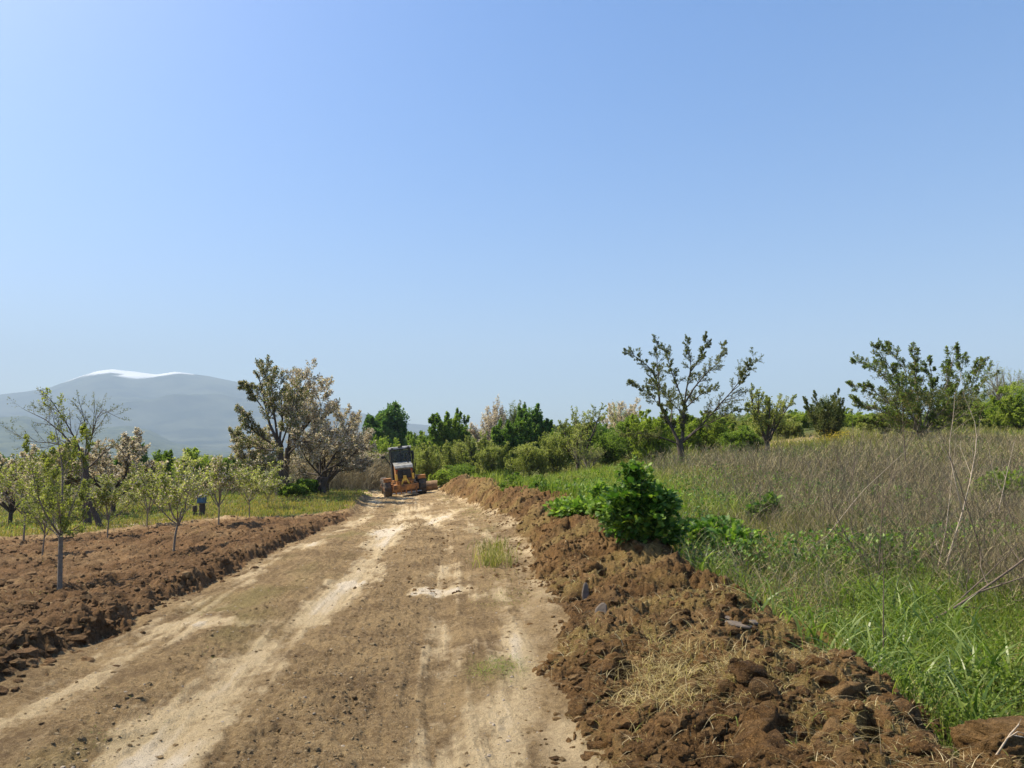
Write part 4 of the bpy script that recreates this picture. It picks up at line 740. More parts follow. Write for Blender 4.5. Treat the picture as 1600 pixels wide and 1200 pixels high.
# ---------------------------------------------------------------- loose clods, stones, straw
def ico(sub_, seed, amp=.35, sq=.75):
    b = bmesh.new(); bmesh.ops.create_icosphere(b, subdivisions=sub_, radius=1.0); v = np.array([x.co[:] for x in b.verts]); f = np.array([[x.index for x in q.verts] for q in b.faces]); b.free()
    n = fbm(v[:, 0] * 1.5 + seed, v[:, 1] * 1.5 + v[:, 2] * 2.3, 4, seed); n2 = ridged(v[:, 0] * 3.1 + v[:, 2] * 2, v[:, 1] * 3.1 + seed, 3, seed)
    v = v * (1 + amp * ((n - .5) * 2.4 + (n2 - .6) * 1.7))[:, None]; v[:, 2] *= sq; return v, f
def clod_obj(name, n, box, keep, s0, s1, pw, sub_, mat, label, seed, sink=.3, catn='soil', pale=0.0, amp=.35):
    r = rs(seed); O, Y, px = scatter(n, *box, r, keep); parts_ = []; k = len(O)
    S = s0 * (s1 / s0) ** (r.uniform(0, 1, k) ** pw); S = np.maximum(S, Y / F * 1.0); O[:, 2] -= S * sink * .5
    which = r.randint(0, 5, k)
    for j in range(5):
        tv, tf = ico(sub_, seed * 3 + j * 17, amp); q = which == j; m_ = q.sum()
        if not m_: continue
        X, Yv, Z = frames(hdir(m_, r), r, 1.2); sc3 = S[q][:, None] * r.uniform(.65, 1.25, (m_, 3))
        parts_.append(stamp(tv, tf, O[q], X, Yv, Z, sc3))
    V_, Q_ = cat_meshes(parts_); pa = np.repeat(np.concatenate([np.clip(r.normal(pale, .25, (which == j).sum()), 0, 1) for j in range(5) if (which == j).any()]), len(ico(sub_, 1)[0]))
    return tag(mesh_np(name, V_, Q_, M[mat], smooth=(sub_ > 2), attrs={'pale': pa, 'green': pa * 0}), label, catn, kind='stuff')
bmk = lambda x, Y, px, m: m['bm']
clod_obj('large_clods', 4200, (760, 1700, 2.8, 44), lambda x, Y, px, m: m['bm'] * sst(ZN(x, Y, 1.4, 401), .38, .62), .03, .07, 2.0, 2, 'berm', 'broken lumps of earth on the soil bank', 411, .9)
clod_obj('turned_sods', 1000, (780, 1700, 2.8, 16), lambda x, Y, px, m: m['bm'] * sst(ZN(x, Y, 1.6, 409), .42, .6), .05, .115, 1.6, 3, 'berm', 'larger turned sods of moist earth lying on the soil bank', 418, .9, amp=.5)
clod_obj('earth_crumbs', 30000, (740, 1750, 2.6, 40), lambda x, Y, px, m: np.clip(m['bm'] + .35 * sst(x, ip(Y, T_R) - .35, ip(Y, T_R) + .2) * (x < ip(Y, T_C)), 0, 1), .008, .05, 2.2, 1, 'berm', 'crumbled soil scattered over the bank and its foot', 412, .5)
clod_obj('field_clods', 26000, (-200, 620, 4, 30), lambda x, Y, px, m: np.clip(m['fm'], 0, 1) * (.35 + .65 * sst(ZN(x, Y, 1.1, 403), .35, .6)), .02, .085, 2.2, 1, 'field', 'clods of ploughed earth covering the orchard field', 413, .7)
clod_obj('edge_clods', 7000, (-100, 610, 4, 40), lambda x, Y, px, m: np.exp(-((ip(Y, T_L) - x - .18) / .3) ** 2), .025, .07, 2.2, 2, 'field', 'lumpy clods along the dark edge of the ploughed field', 414, .6)
def rdk(x, Y, px, m):
    t1 = ip(Y, [(2, -.3), (3.9, -.37), (8.8, -.82), (14, -1.15), (30, -3.7)]); t2 = ip(Y, [(3, -2.0), (5.2, -2.07), (10, -2.0), (14, -2.4), (28, -4.1)])
    return m['rm'] * np.clip(.06 + .9 * np.exp(-((x - (t1 + t2) / 2 - .12) / .42) ** 2) + .35 * np.exp(-((x - (t2 + ip(Y, T_L)) / 2 - .3) / .35) ** 2) + .25 * sst(x, -.3, .2), 0, 1)
clod_obj('road_crumbs', 30000, (60, 900, 2.9, 22), rdk, .004, .022, 2.6, 1, 'road', 'small crumbs of dark soil strewn over the road surface', 415, .3, pale=.1)
clod_obj('pebbles', 2200, (100, 950, 2.9, 12), lambda x, Y, px, m: m['rm'] * (.3 + .7 * sst(x, -.4, .1)), .004, .016, 2.5, 1, 'pebble', 'small pale pebbles lying in the dust of the road', 416, .3, 'pebbles', .8, .2)
clod_obj('verge_crumbs', 9000, (560, 900, 9, 46), lambda x, Y, px, m: np.clip(m['rm'] * .12 + sst(x, ip(Y, T_R) - .5, ip(Y, T_R)) * (x < ip(Y, T_C)), 0, 1), .01, .05, 2.2, 1, 'berm', 'soil crumbs scattered where the road meets the bank in the distance', 417, .4)
def sgrn(x, y): return np.clip((fbm(x * 1.3, y * 1.3, 4, 99) - .42) * 4, 0, 1)
grass_obj('bank_straw', 95000, (800, 1700, 2.7, 14), lambda x, Y, px, m: m['bm'] * (.05 + sgrn(x, Y) * .7 + .9 * np.exp(-((x - 1.12) / .3) ** 2 - ((Y - 4.9) / .45) ** 2)), .085, .0035, 'straw', 'dry straw and uprooted grass lying on the soil bank', 421, (1.3, 2.1), cat_='straw', seg=4)
grass_obj('straw_heap', 5200, (930, 1150, 4.1, 6.0), lambda x, Y, px, m: m['bm'] * np.exp(-((px - 1035) / 60) ** 2 - ((Y - 4.9) / .55) ** 2), .20, .004, 'straw', 'heap of pale straw on the near side of the soil bank', 426, (.9, 2.1), cat_='straw', seg=5)
grass_obj('bank_dead_grass', 26000, (800, 1700, 2.7, 40), lambda x, Y, px, m: m['bm'] * (.02 + sgrn(x, Y)), .08, .004, 'drygrass', 'matted olive dead grass on the clods of the soil bank', 422, (1.0, 2.1), cat_='straw', seg=4)
grass_obj('bank_roots', 2600, (820, 1650, 2.8, 11), lambda x, Y, px, m: m['bm'], .16, .003, 'brush', 'thin torn roots sticking out of the soil bank', 423, (.7, 2.2), cat_='roots', seg=5)
grass_obj('bank_sprouts', 420, (900, 1250, 3.0, 12), lambda x, Y, px, m: m['bm'] * sst(ZN(x, Y, 1.2, 431), .5, .6), .13, .007, 'grass', 'few green grass sprouts buried in the soil bank', 424, (.8, 1.8), seg=4)
grass_obj('road_straw', 7000, (300, 950, 3, 16), lambda x, Y, px, m: m['rm'] * (.1 + .6 * sst(x, -.2, .4)), .035, .0025, 'straw', 'bits of straw lying on the road near the bank', 425, (1.6, 2.2), cat_='straw')

# ---------------------------------------------------------------- leafy weeds
def lobed():
    w_ = [.03, .30, .12, .42, .16, .46, .17, .38, .12, .22, .0]; n = len(w_); V_ = []; Q_ = []
    for i, a in enumerate(w_):
        y = i / (n - 1); z = -.28 * y * y + .06 * y; fw = .05 if i % 2 else -.02
        V_ += [[-a, y + fw, z + .10 * a], [0, y, z], [a, y + fw, z + .10 * a]]
    for i in range(n - 1):
        b = i * 3; Q_ += [[b, b + 1, b + 4, b + 3], [b + 1, b + 2, b + 5, b + 4]]
    return np.array(V_), np.array(Q_)
LOBV, LOBQ = lobed()
def weed(px, Y, blobs, label, n, size, seed, stems=10, mat='lush', group='leafy weeds behind the soil bank', zoff=-.05):
    """lush plant: stems from one root, each blob = (px, py, depth offset, rx, rz)"""
    r = rs(seed); gx = float(xat(px, Y)); g = float(H(gx, Y)[0]); root = np.array([gx, Y, g]); e = empty('leafy_weed', root, label, 'weed', group)
    Os, Ds = [], []; tips = []
    tot = sum(b[3] * b[4] for b in blobs)
    for (bx, by, dy, rx, rz) in blobs:
        c = at(bx, by, Y + dy) - root; m_ = int(n * rx * rz / tot); q = unit(r.normal(size=(m_, 3))) * (r.uniform(.25, 1.08, (m_, 1)) ** .55)
        lump = .5 + 1.0 * fbm(q[:, 0] * 2.5 + seed, q[:, 2] * 2.5 + q[:, 1] * 2, 2, seed); q *= lump[:, None]
        Os.append(c + q * [rx, rx * .9, rz]); Ds.append(unit(q * [1, 1, .7] + [0, 0, .35]) + r.normal(size=(m_, 3)) * .45)
        k = max(2, int(stems * rx * rz / tot)); tips.append(c + r.normal(size=(k, 3)) * [rx * .4, rx * .4, rz * .35])
    O = np.concatenate(Os); D = np.concatenate(Ds); X, Yv, Z = frames(D, r, .8); s_ = size * r.uniform(.5, 1.35, len(O))
    V_, Q_ = stamp(LOBV, LOBQ, O - D * s_[:, None] * .3, X, Yv, Z, s_); zmin = -.15
    V_[:, 2] = np.maximum(V_[:, 2], zmin)
    tp = np.concatenate(tips); k = len(tp); t = np.linspace(0, 1, 8)[None, :, None]; s0 = r.normal(size=(k, 3)) * [.05, .05, 0]
    mid = tp * .5 * [.6, .6, 1.3]; P = (1 - t) ** 2 * s0[:, None] + 2 * t * (1 - t) * mid[:, None] + t * t * tp[:, None]; R = np.linspace(.012, .003, 8)[None].repeat(k, 0)
    mesh_np('stem', *tubes(P, R, 5), M['stemgreen'], parent=e, smooth=True)
    mesh_np('leaves', V_, Q_, M[mat], v=np.repeat(r.uniform(0, 1, len(O)), len(LOBQ)), parent=e)
M['stemgreen'] = plain_mat('green_stem', (.10, .16, .04), (.2, .27, .08), 20)
weed(1000, 9.7, [(1000, 800, 0, .40, .34), (993, 752, 0, .19, .26), (1028, 790, .1, .26, .26), (985, 735, 0, .08, .12), (968, 790, -.15, .22, .22), (1030, 830, 0, .34, .2)], 'big dark green leafy weed, the tallest plant on the crest of the soil bank', 4200, .078, 601, 30)
weed(948, 10.6, [(950, 790, 0, .26, .16), (935, 772, .1, .12, .14), (960, 805, 0, .22, .14)], 'light green sprawling weed directly left of the big dark leafy one', 1500, .075, 602, 12, 'lushlight')
weed(905, 13.2, [(905, 795, 0, .4, .16), (880, 795, .3, .3, .14)], 'low bright green weed along the bank, left of the sprawling light green one', 1200, .08, 603, 10, 'lushlight')
weed(1105, 10.6, [(1085, 835, 0, .35, .16), (1120, 825, .3, .4, .14)], 'low dark weed in the shade right of the big dark leafy one', 1100, .085, 604, 10)
weed(1195, 12.5, [(1190, 800, 0, .24, .15), (1205, 790, 0, .14, .16)], 'dark weed clump standing alone among dry stems in the meadow', 520, .11, 605, 9)
weed(1155, 9.6, [(1150, 842, 0, .3, .13)], 'low weed patch in the grass right of the shaded weed', 300, .09, 606, 6)
weed(1410, 9.4, [(1390, 855, 0, .45, .12), (1450, 862, .4, .4, .10), (1330, 850, .3, .3, .1)], 'green weed clump under the pale forked dry stalk at the right', 600, .07, 607, 7, 'herb')
weed(1565, 13.5, [(1575, 755, 0, .6, .26), (1620, 765, .5, .7, .25), (1540, 772, .4, .4, .18)], 'green leafy weed mass among dry brush at the right edge', 1500, .07, 608, 10, 'herb')

# ---------------------------------------------------------------- dry stalks and a fallen branch
def stalk(lines, Y, label, seed, name='dry_stalk', catn='dry stalk', group='tall dry stalks in the right meadow', k=(5, 3), rt=.7, mat='stalk', q=1.0):
    r = rs(seed); root = at(lines[0][0][0][0], lines[0][0][0][1], Y); P, R = limbs_px(lines, Y, root); R = R * q / np.array([.85] + [.62] * (len(lines) - 1))[:, None]
    P2, R2 = spawn(P, R, k[0], .25, 1, 42, .3, 5, .1, .05, r, .6); P3, R3 = spawn(P2, R2, k[1], .3, 1, 40, .4, 3, .1, .03, r, .7)
    o = mesh_np(name, *cat_meshes([tubes(P, R, 6), tubes(P2, R2, 4), tubes(P3, R3, 3)]), M[mat], smooth=True); o.location = root
    return tag(o, label, catn, group)
stalk([([(1478, 885, 0), (1490, 845, 0), (1504, 800, 0)], .012, .008), ([(1504, 800, 0), (1515, 755, .1), (1524, 710, .1), (1527, 668, .2), (1515, 640, .2), (1504, 612, .2)], .008, .002), ([(1504, 800, 0), (1492, 750, -.1), (1482, 700, 0), (1490, 650, 0), (1492, 615, 0)], .007, .002)], 8.2, 'tall pale forked dry stalk rising above the brush at the right', 701)
stalk([([(1465, 890, 0), (1478, 830, 0), (1484, 775, 0)], .008, .004), ([(1484, 775, 0), (1490, 720, 0), (1493, 690, 0)], .004, .0015)], 8.6, 'slim pale stalk just left of the tall forked one', 702)
stalk([([(1350, 880, 0), (1320, 835, 0), (1300, 790, 0), (1296, 760, 0)], .008, .003), ([(1335, 858, 0), (1330, 820, .1), (1335, 760, .2)], .005, .002)], 8.8, 'dark curved stalk leaning left in the green weeds', 703, mat='darkstalk')
stalk([([(1372, 905, 0), (1376, 840, 0), (1380, 770, 0)], .007, .004), ([(1378, 800, 0), (1366, 740, .1), (1360, 690, .1)], .004, .0015), ([(1378, 800, 0), (1392, 750, -.1), (1398, 690, -.1)], .004, .0015)], 8.4, 'upright thin stalk in the middle of the right meadow brush', 704, mat='darkstalk')
stalk([([(1382, 1060, 0), (1380, 980, 0), (1381, 900, 0), (1378, 860, 0)], .006, .002)], 5.4, 'single dark stem standing in front of the broad green grass', 705, mat='darkstalk', k=(3, 1))
stalk([([(1540, 890, 0), (1520, 820, 0), (1496, 745, 0), (1470, 680, 0)], .008, .003)], 8.0, 'long dark stalk crossing behind the tall pale forked one', 706, mat='darkstalk')
stalk([([(1235, 880, 0), (1290, 840, 0), (1345, 770, .2), (1420, 700, .3)], .005, .002)], 9.0, 'long straw coloured stem slanting right over the dark weeds', 707, k=(2, 1))
stalk([([(1330, 760, 0), (1336, 720, 0), (1332, 660, 0)], .008, .003), ([(1334, 735, 0), (1345, 700, .1), (1350, 668, .1)], .005, .002)], 12.5, 'thin stalk in front of the broad dark tree, left of its trunk', 708, mat='darkstalk')
stalk([([(1415, 720, 0), (1412, 680, 0), (1410, 645, 0)], .01, .003), ([(1414, 700, 0), (1425, 680, 0), (1430, 655, 0)], .006, .002)], 13.5, 'thin stalk standing before the trunk of the broad dark tree', 709, mat='darkstalk')
stalk([([(1385, 1000, 0), (1450, 975, 0), (1530, 925, .2), (1620, 860, .4), (1680, 800, .6)], .012, .007), ([(1530, 925, .2), (1590, 905, .1), (1640, 890, .1)], .008, .003), ([(1480, 955, .1), (1540, 900, .4), (1590, 850, .6)], .007, .003)], 6.4, 'fallen dark branch lying in the grass at the right edge', 710, 'fallen_branch', 'branch', None, mat='darkstalk')
stalk([([(1560, 800, 0), (1572, 745, 0), (1585, 690, 0)], .006, .003), ([(1565, 770, 0), (1550, 730, 0), (1545, 700, 0)], .004, .002)], 9.5, 'thin pale stalk at the far right of the brush', 711)

# ---------------------------------------------------------------- stones, block of earth, root, scraps
def shard(px, py, Y, w_, h_, tilt, rz, label, seed, lift=.0):
    b = bmesh.new(); n = 14; r = rs(seed); ring = []
    for zz, s_ in ((-.5, .82), (-.2, 1), (.2, 1), (.5, .8)):
        ring.append([b.verts.new((math.cos(a) * .5 * w_ * s_ * (1 + .12 * math.sin(3 * a + seed)), math.sin(a) * .5 * h_ * s_ * (1 + .1 * math.cos(2 * a + seed)), zz * .022)) for a in np.linspace(0, 2 * math.pi, n, endpoint=False)])
    for k in range(3):
        for i in range(n): b.faces.new((ring[k][i], ring[k][(i + 1) % n], ring[k + 1][(i + 1) % n], ring[k + 1][i]))
    b.faces.new(ring[0][::-1]); b.faces.new(ring[3]); me = bpy.data.meshes.new('stone_shard'); b.to_mesh(me); b.free(); me.materials.append(M['shard'])
    o = bpy.data.objects.new('stone_shard', me); col.objects.link(o); o.location = at(px, py, Y); o.rotation_euler = (tilt, math.radians(8), rz)
    return tag(o, label, 'stone', 'flat stones in the soil bank')
M['shard'] = plain_mat('grey_flat_stone', (.10, .078, .06), (.17, .135, .105), 9, .85, bump=.3)
def onland(px, py, y0=2.5, y1=60):
    """distance at which the line of sight through a pixel meets the ground"""
    Ys = np.exp(np.linspace(math.log(y0), math.log(y1), 900)); p = at(px, py, 1.0); c = np.array([0, 0, CAMZ]); d = p - c
    Q_ = c + d[None] * Ys[:, None]; hh = H(Q_[:, 0], Q_[:, 1]); k = np.argmax(Q_[:, 2] < hh); return float(Ys[k])
for i, (px, py, w_, h_, tl, rz, lab) in enumerate([(915, 926, .085, .20, 1.25, .25, 'upright leaf shaped grey stone stuck in the soil bank'), (940, 955, .11, .15, 1.05, -.2, 'rounded grey stone just below the upright leaf shaped one'),
                                               (1140, 967, .15, .08, .25, .1, 'small flat dark stone on top of the bank, farthest left of three'), (1155, 976, .20, .10, .2, -.1, 'largest flat stone on top of the bank, middle of three'), (1182, 973, .16, .07, .3, .5, 'narrow flat stone on top of the bank, nearest the green grass')]):
    shard(px, py, onland(px, py) - .02, w_, h_, tl, rz, lab, i + 3)
tv, tf = ico(5, 77, .10, 1.0); cb = np.sign(tv) * np.abs(tv) ** .5; cb = cb / np.abs(cb).max()
Yb = 3.95; pb = at(1590, 1180, Yb); g = float(H(pb[0], Yb)[0])
top_z = float(at(1550, 1134, Yb)[2])
cb = cb * (1 + .22 * (fbm(cb[:, 0] * 2.4, cb[:, 1] * 2.4 + cb[:, 2] * 3, 5, 5, .6)[:, None] - .5) * 2 + .10 * (ridged(cb[:, 0] * 6 + cb[:, 2] * 3, cb[:, 1] * 6, 3, 9)[:, None] - .6))
Vb = cb * [.30, .22, .16] + [0, 0, 0]
o = mesh_np('earth_block', Vb, tf, M['berm'], smooth=True, attrs={'pale': np.clip(fbm(Vb[:, 0] * 6, Vb[:, 2] * 9, 3, 8) * 1.4 - .2, 0, 1), 'green': Vb[:, 0] * 0})
o.location = (pb[0] + .08, Yb + .05, top_z - .16); o.rotation_euler = (math.radians(-10), math.radians(4), .12)
tag(o, 'big squarish block of smooth brown earth at the bottom right corner', 'soil block')
stalk([([(1535, 1215, 0), (1560, 1175, 0), (1578, 1148, 0), (1592, 1132, .03)], .006, .004), ([(1578, 1148, 0), (1600, 1152, 0), (1625, 1165, 0)], .004, .002), ([(1572, 1155, 0), (1590, 1143, -.02), (1605, 1148, 0)], .003, .002)], 3.66, 'pale forked root lying over the smooth block of earth', 720, 'root', 'root', None, k=(1, 1), mat='stalk', q=.9)
r = rs(55); k = 16; Ys = onland(1068, 868); O = at(r.uniform(1052, 1084, k), r.uniform(862, 876, k), Ys) ; X, Yv, Z = frames(hdir(k, r), r, .5)
M['scrap'] = leaf_mat('wilted_scraps', [(.55, .28, .08), (.62, .42, .22), (.6, .55, .42)], .2, .6)
V_, Q_ = stamp(LOBV, LOBQ, O, X, Yv, Z, r.uniform(.03, .06, k)); tag(mesh_np('wilted_leaves', V_, Q_, M['scrap'], v=np.repeat(r.uniform(0, 1, k), len(LOBQ))), 'orange and whitish wilted leaf scraps at the back edge of the soil bank', 'scraps', kind='stuff')

# ---------------------------------------------------------------- leaning trunk, stumps, blue box
def trunk_obj(name, pts, Y, label, catn, group=None, mat='bark', seed=3):
    a = np.array(pts, float); P = at(a[:, 0], a[:, 1], Y); root = P[0].copy(); n = 12; t = np.linspace(0, 1, n); d = np.linspace(0, 1, len(P))
    Pp = np.stack([np.interp(t, d, P[:, k]) for k in range(3)], 1) - root; Rr = np.interp(t, d, a[:, 2]) * (1 + .18 * (vn(t * 7, t * 0 + seed, 4) - .5))
    V_, Q_ = tubes(Pp[None], Rr[None], 12); V_ = V_ + (fbm(V_[:, 0] * 9 + V_[:, 1] * 7, V_[:, 2] * 6, 3, seed)[:, None] - .5) * .05
    cap = len(V_); V_ = np.concatenate([V_, V_[-12:].mean(0)[None]]); Qc = np.array([[cap - 12 + i, cap - 12 + (i + 1) % 12, cap, cap] for i in range(12)])
    b = bmesh.new(); vs = [b.verts.new(v) for v in V_]
    for q in Q_: b.faces.new([vs[i] for i in q])
    for q in Qc: b.faces.new([vs[q[0]], vs[q[1]], vs[q[2]]])
    me = bpy.data.meshes.new(name); b.to_mesh(me); b.free(); me.materials.append(M[mat]); o = bpy.data.objects.new(name, me); col.objects.link(o); o.location = root
    return tag(o, label, catn, group)
trunk_obj('leaning_trunk', [(157, 824, .10), (148, 800, .09), (139, 778, .085)], 26, 'thick dead trunk piece leaning left against the half bare old tree', 'tree trunk')
trunk_obj('tree_stump', [(496, 778, .17), (495, 764, .15), (491, 750, .17)], 35.6, 'left one of two dark stumps under the leaning cherry tree', 'stump', 'dark stumps under the cherry')
trunk_obj('tree_stump', [(505, 771, .15), (504, 760, .13), (507, 746, .18)], 35.2, 'right one of two dark stumps, shaped like a forked foot', 'stump', 'dark stumps under the cherry')
trunk_obj('tree_stump', [(316, 810, .11), (316, 800, .09), (316, 787, .10)], 27.2, 'dark rotten stump carrying the small blue box', 'stump')
trunk_obj('tree_stump', [(306, 806, .08), (305, 798, .07), (304, 790, .07)], 27.6, 'short dark stump left of the one under the blue box', 'stump')

def bx(b, c, s, bev=.0, rot=None):
    g_ = bmesh.ops.create_cube(b, size=1.0); v = g_['verts']; bmesh.ops.scale(b, vec=s, verts=v)
    if bev > 0:
        ed = list({e for q in v for e in q.link_edges}); g2 = bmesh.ops.bevel(b, geom=ed, offset=bev, segments=2, affect='EDGES', profile=.6); v = list({x for f in g2['faces'] for x in f.verts} | {x for x in v if x.is_valid})
    if rot: bmesh.ops.rotate(b, cent=(0, 0, 0), matrix=Euler(rot).to_matrix(), verts=v)
    bmesh.ops.translate(b, vec=c, verts=v); return v
def cyl(b, p0, p1, r0, r1=None, n=16):
    p0, p1 = Vector(p0), Vector(p1); d = p1 - p0; g_ = bmesh.ops.create_cone(b, cap_ends=True, segments=n, radius1=r0, radius2=r1 if r1 is not None else r0, depth=d.length)
    q = d.to_track_quat('Z', 'Y').to_matrix(); bmesh.ops.rotate(b, cent=(0, 0, 0), matrix=q, verts=g_['verts']); bmesh.ops.translate(b, vec=(p0 + p1) / 2, verts=g_['verts'])
def prism(b, prof, x0, x1):
    """profile in y, z pushed out along x"""
    a = [b.verts.new((x0, y, z)) for y, z in prof]; c = [b.verts.new((x1, y, z)) for y, z in prof]; n = len(prof)
    b.faces.new(a[::-1]); b.faces.new(c)
    for i in range(n): b.faces.new((a[i], a[(i + 1) % n], c[(i + 1) % n], c[i]))
def obj(name, b, mat, parent=None, smooth=False):
    bmesh.ops.recalc_face_normals(b, faces=b.faces[:]); me = bpy.data.meshes.new(name); b.to_mesh(me); b.free(); me.materials.append(M[mat])
    if smooth:
        for p in me.polygons: p.use_smooth = True
    o = bpy.data.objects.new(name, me); col.objects.link(o)
    if parent: o.parent = parent
    return o
M['bluebox'] = plain_mat('faded_blue_paint', (.03, .09, .16), (.06, .15, .24), 9, .5); M['metal'] = plain_mat('dull_metal', (.12, .11, .10), (.25, .23, .2), 12, .5, .6)
pb = at(315, 786.5, 27.2); e = empty('blue_box', pb, 'small blue box standing on a dark stump between two young trees', 'box')
b = bmesh.new(); bx(b, (0, 0, .13), (.26, .24, .22), .02); obj('body', b, 'bluebox', e)
b = bmesh.new(); bx(b, (0, 0, .262), (.31, .29, .035), .01); obj('lid', b, 'metal', e)
b = bmesh.new(); bx(b, (0, 0, .008), (.30, .28, .02), .004); obj('base_plate', b, 'metal', e)

# ---------------------------------------------------------------- the grader
M['orange'] = plain_mat('worn_orange_paint', (.09, .04, .018), (.50, .21, .045), 3.0, .6, bump=.15, lo=.36, hi=.62); M['yellow'] = plain_mat('yellow_paint', (.55, .32, .04), (.85, .55, .08), 6, .5)
M['whitepaint_glare'] = plain_mat('dusty_white_paint_and_glare', (.10, .10, .095), (.34, .335, .32), 3, .45); M['blackmetal'] = plain_mat('dark_metal', (.012, .012, .013), (.04, .038, .035), 6, .5, .2)  # white serves the cab roof and the painted sun glare on the hood
M['tyre'] = plain_mat('dusty_rubber', (.03, .026, .022), (.12, .09, .065), 5, .9, bump=.3); M['seat'] = plain_mat('grey_seat_cloth', (.15, .16, .17), (.3, .31, .32), 8, .9); M['steel'] = plain_mat('scraped_steel', (.35, .31, .27), (.62, .58, .52), 7, .4, .7)
M['dirty'] = plain_mat('earth_caked_steel', (.12, .07, .035), (.34, .2, .1), 2.5, .8, bump=.3); M['lamp'] = plain_mat('red_lamp', (.35, .02, .01), (.5, .05, .02), 5, .3)
m, t, out = nodemat('cab_glass'); p = t.nodes.new('ShaderNodeBsdfPrincipled'); p.inputs['Base Color'].default_value = (.03, .04, .045, 1); p.inputs['Roughness'].default_value = .08; p.inputs['Alpha'].default_value = .55; t.links.new(p.outputs[0], out.inputs[0]); M['glass'] = m
Yg = 46.0; gx = float(xat(637, Yg)); gz = float(at(637, 776, Yg)[2])
gr = empty('motor_grader', (gx, Yg, gz), 'orange road grader with a dark cab, seen from behind at the end of the road', 'grader')
gr.rotation_euler = (0, math.radians(-6.5), math.radians(12)); gr.scale = (1, 1, .98)
def wheel(x, y, rad=.58, wd=.42):
    b = bmesh.new(); n = 30; prof = [(-.5, .62), (-.5, .9), (-.36, 1), (0, 1.02), (.36, 1), (.5, .9), (.5, .62)]; rings = []
    for k in range(n):
        a = 2 * math.pi * k / n; lug = .965 if k % 2 else 1.0
        rings.append([b.verts.new((px_ * wd, math.cos(a) * q * rad * (lug if .95 < q else 1), math.sin(a) * q * rad * (lug if .95 < q else 1))) for px_, q in prof])
    for k in range(n):
        for i in range(len(prof) - 1): b.faces.new((rings[k][i], rings[k][i + 1], rings[(k + 1) % n][i + 1], rings[(k + 1) % n][i]))
    wh = obj('wheel', b, 'tyre', gr); wh.location = (x, y, rad)
    b = bmesh.new(); cyl(b, (-wd * .38, 0, 0), (wd * .38, 0, 0), rad * .64, n=24); s_ = 1 if x > 0 else -1; cyl(b, (s_ * wd * .38, 0, 0), (s_ * wd * .52, 0, 0), rad * .3, rad * .22); obj('rim', b, 'orange', wh)
    return wh
for x in (-1.04, 1.04):
    wheel(x, .1); wheel(x, 1.55)
for x in (-1.0, 1.0): wheel(x, 6.1)
b = bmesh.new(); 
for s_ in (-1, 1):
    bx(b, (s_ * .74, .82, .62), (.16, 1.9, .42), .05)
cyl(b, (-.8, .82, .6), (.8, .82, .6), .16); bx(b, (0, 1.0, .82), (.95, 2.9, .32), .03); obj('rear_frame', b, 'orange', gr)
b = bmesh.new()
for s_ in (-1, 1):
    bx(b, (s_ * 1.02, .15, 1.215), (.50, .9, .035), .008); bx(b, (s_ * 1.02, -.32, 1.12), (.50, .03, .22), .008)
    obj('fender', b, 'orange', gr); b = bmesh.new()
b.free()
# engine hood between the cab and the ripper
b = bmesh.new(); prof = [(-.5, 1.0), (-.5, 1.62), (-.38, 1.86), (1.2, 2.06), (1.2, 1.0)]; prism(b, prof, -.5, .5); obj('engine_hood', b, 'orange', gr)
b = bmesh.new(); prism(b, [(-.55, 1.80), (-.46, 1.93), (1.18, 2.14), (1.18, 2.07), (-.38, 1.865), (-.5, 1.72)], -.54, .54); obj('hood_sun_glare', b, 'whitepaint_glare', gr)  # pale sheet over the hood: the sun's reflection put in as colour
b = bmesh.new(); bx(b, (0, -.515, 1.42), (.78, .03, .52), .01)
for k in range(7): bx(b, (0, -.535, 1.2 + k * .072), (.74, .02, .022))
obj('radiator_grille', b, 'blackmetal', gr)
b = bmesh.new(); cyl(b, (.0, -.56, 1.50), (0, -.66, 1.50), .11); cyl(b, (0, -.5, 1.32), (0, -.62, 1.32), .08); obj('tow_hitch', b, 'blackmetal', gr)
b = bmesh.new()
for s_ in (-1, 1):
    bx(b, (s_ * .5, -.60, 1.24), (.13, .12, .36), .02); 
bx(b, (0, -.62, 1.16), (.20, .10, .34), .02, None); cyl(b, (-.09, -.64, 1.1), (-.26, -.70, .72), .055); cyl(b, (.09, -.64, 1.1), (.26, -.70, .72), .055); obj('ripper_linkage', b, 'yellow', gr)
b = bmesh.new(); bx(b, (0, -.72, .62), (1.5, .22, .34), .03); bx(b, (-.36, -.72, .86), (.10, .16, .3), .02); bx(b, (.36, -.72, .86), (.10, .16, .3), .02); bx(b, (0, -.60, .95), (1.0, .16, .12), .02)
for k in range(5): bx(b, (-.6 + .3 * k, -.78, .46), (.07, .10, .44), .01, None)
obj('ripper', b, 'orange', gr)
for s_ in (-1, 1):
    b = bmesh.new(); bx(b, (s_ * .44, -.53, 1.66), (.09, .03, .07), .01); obj('tail_lamp', b, 'lamp', gr)
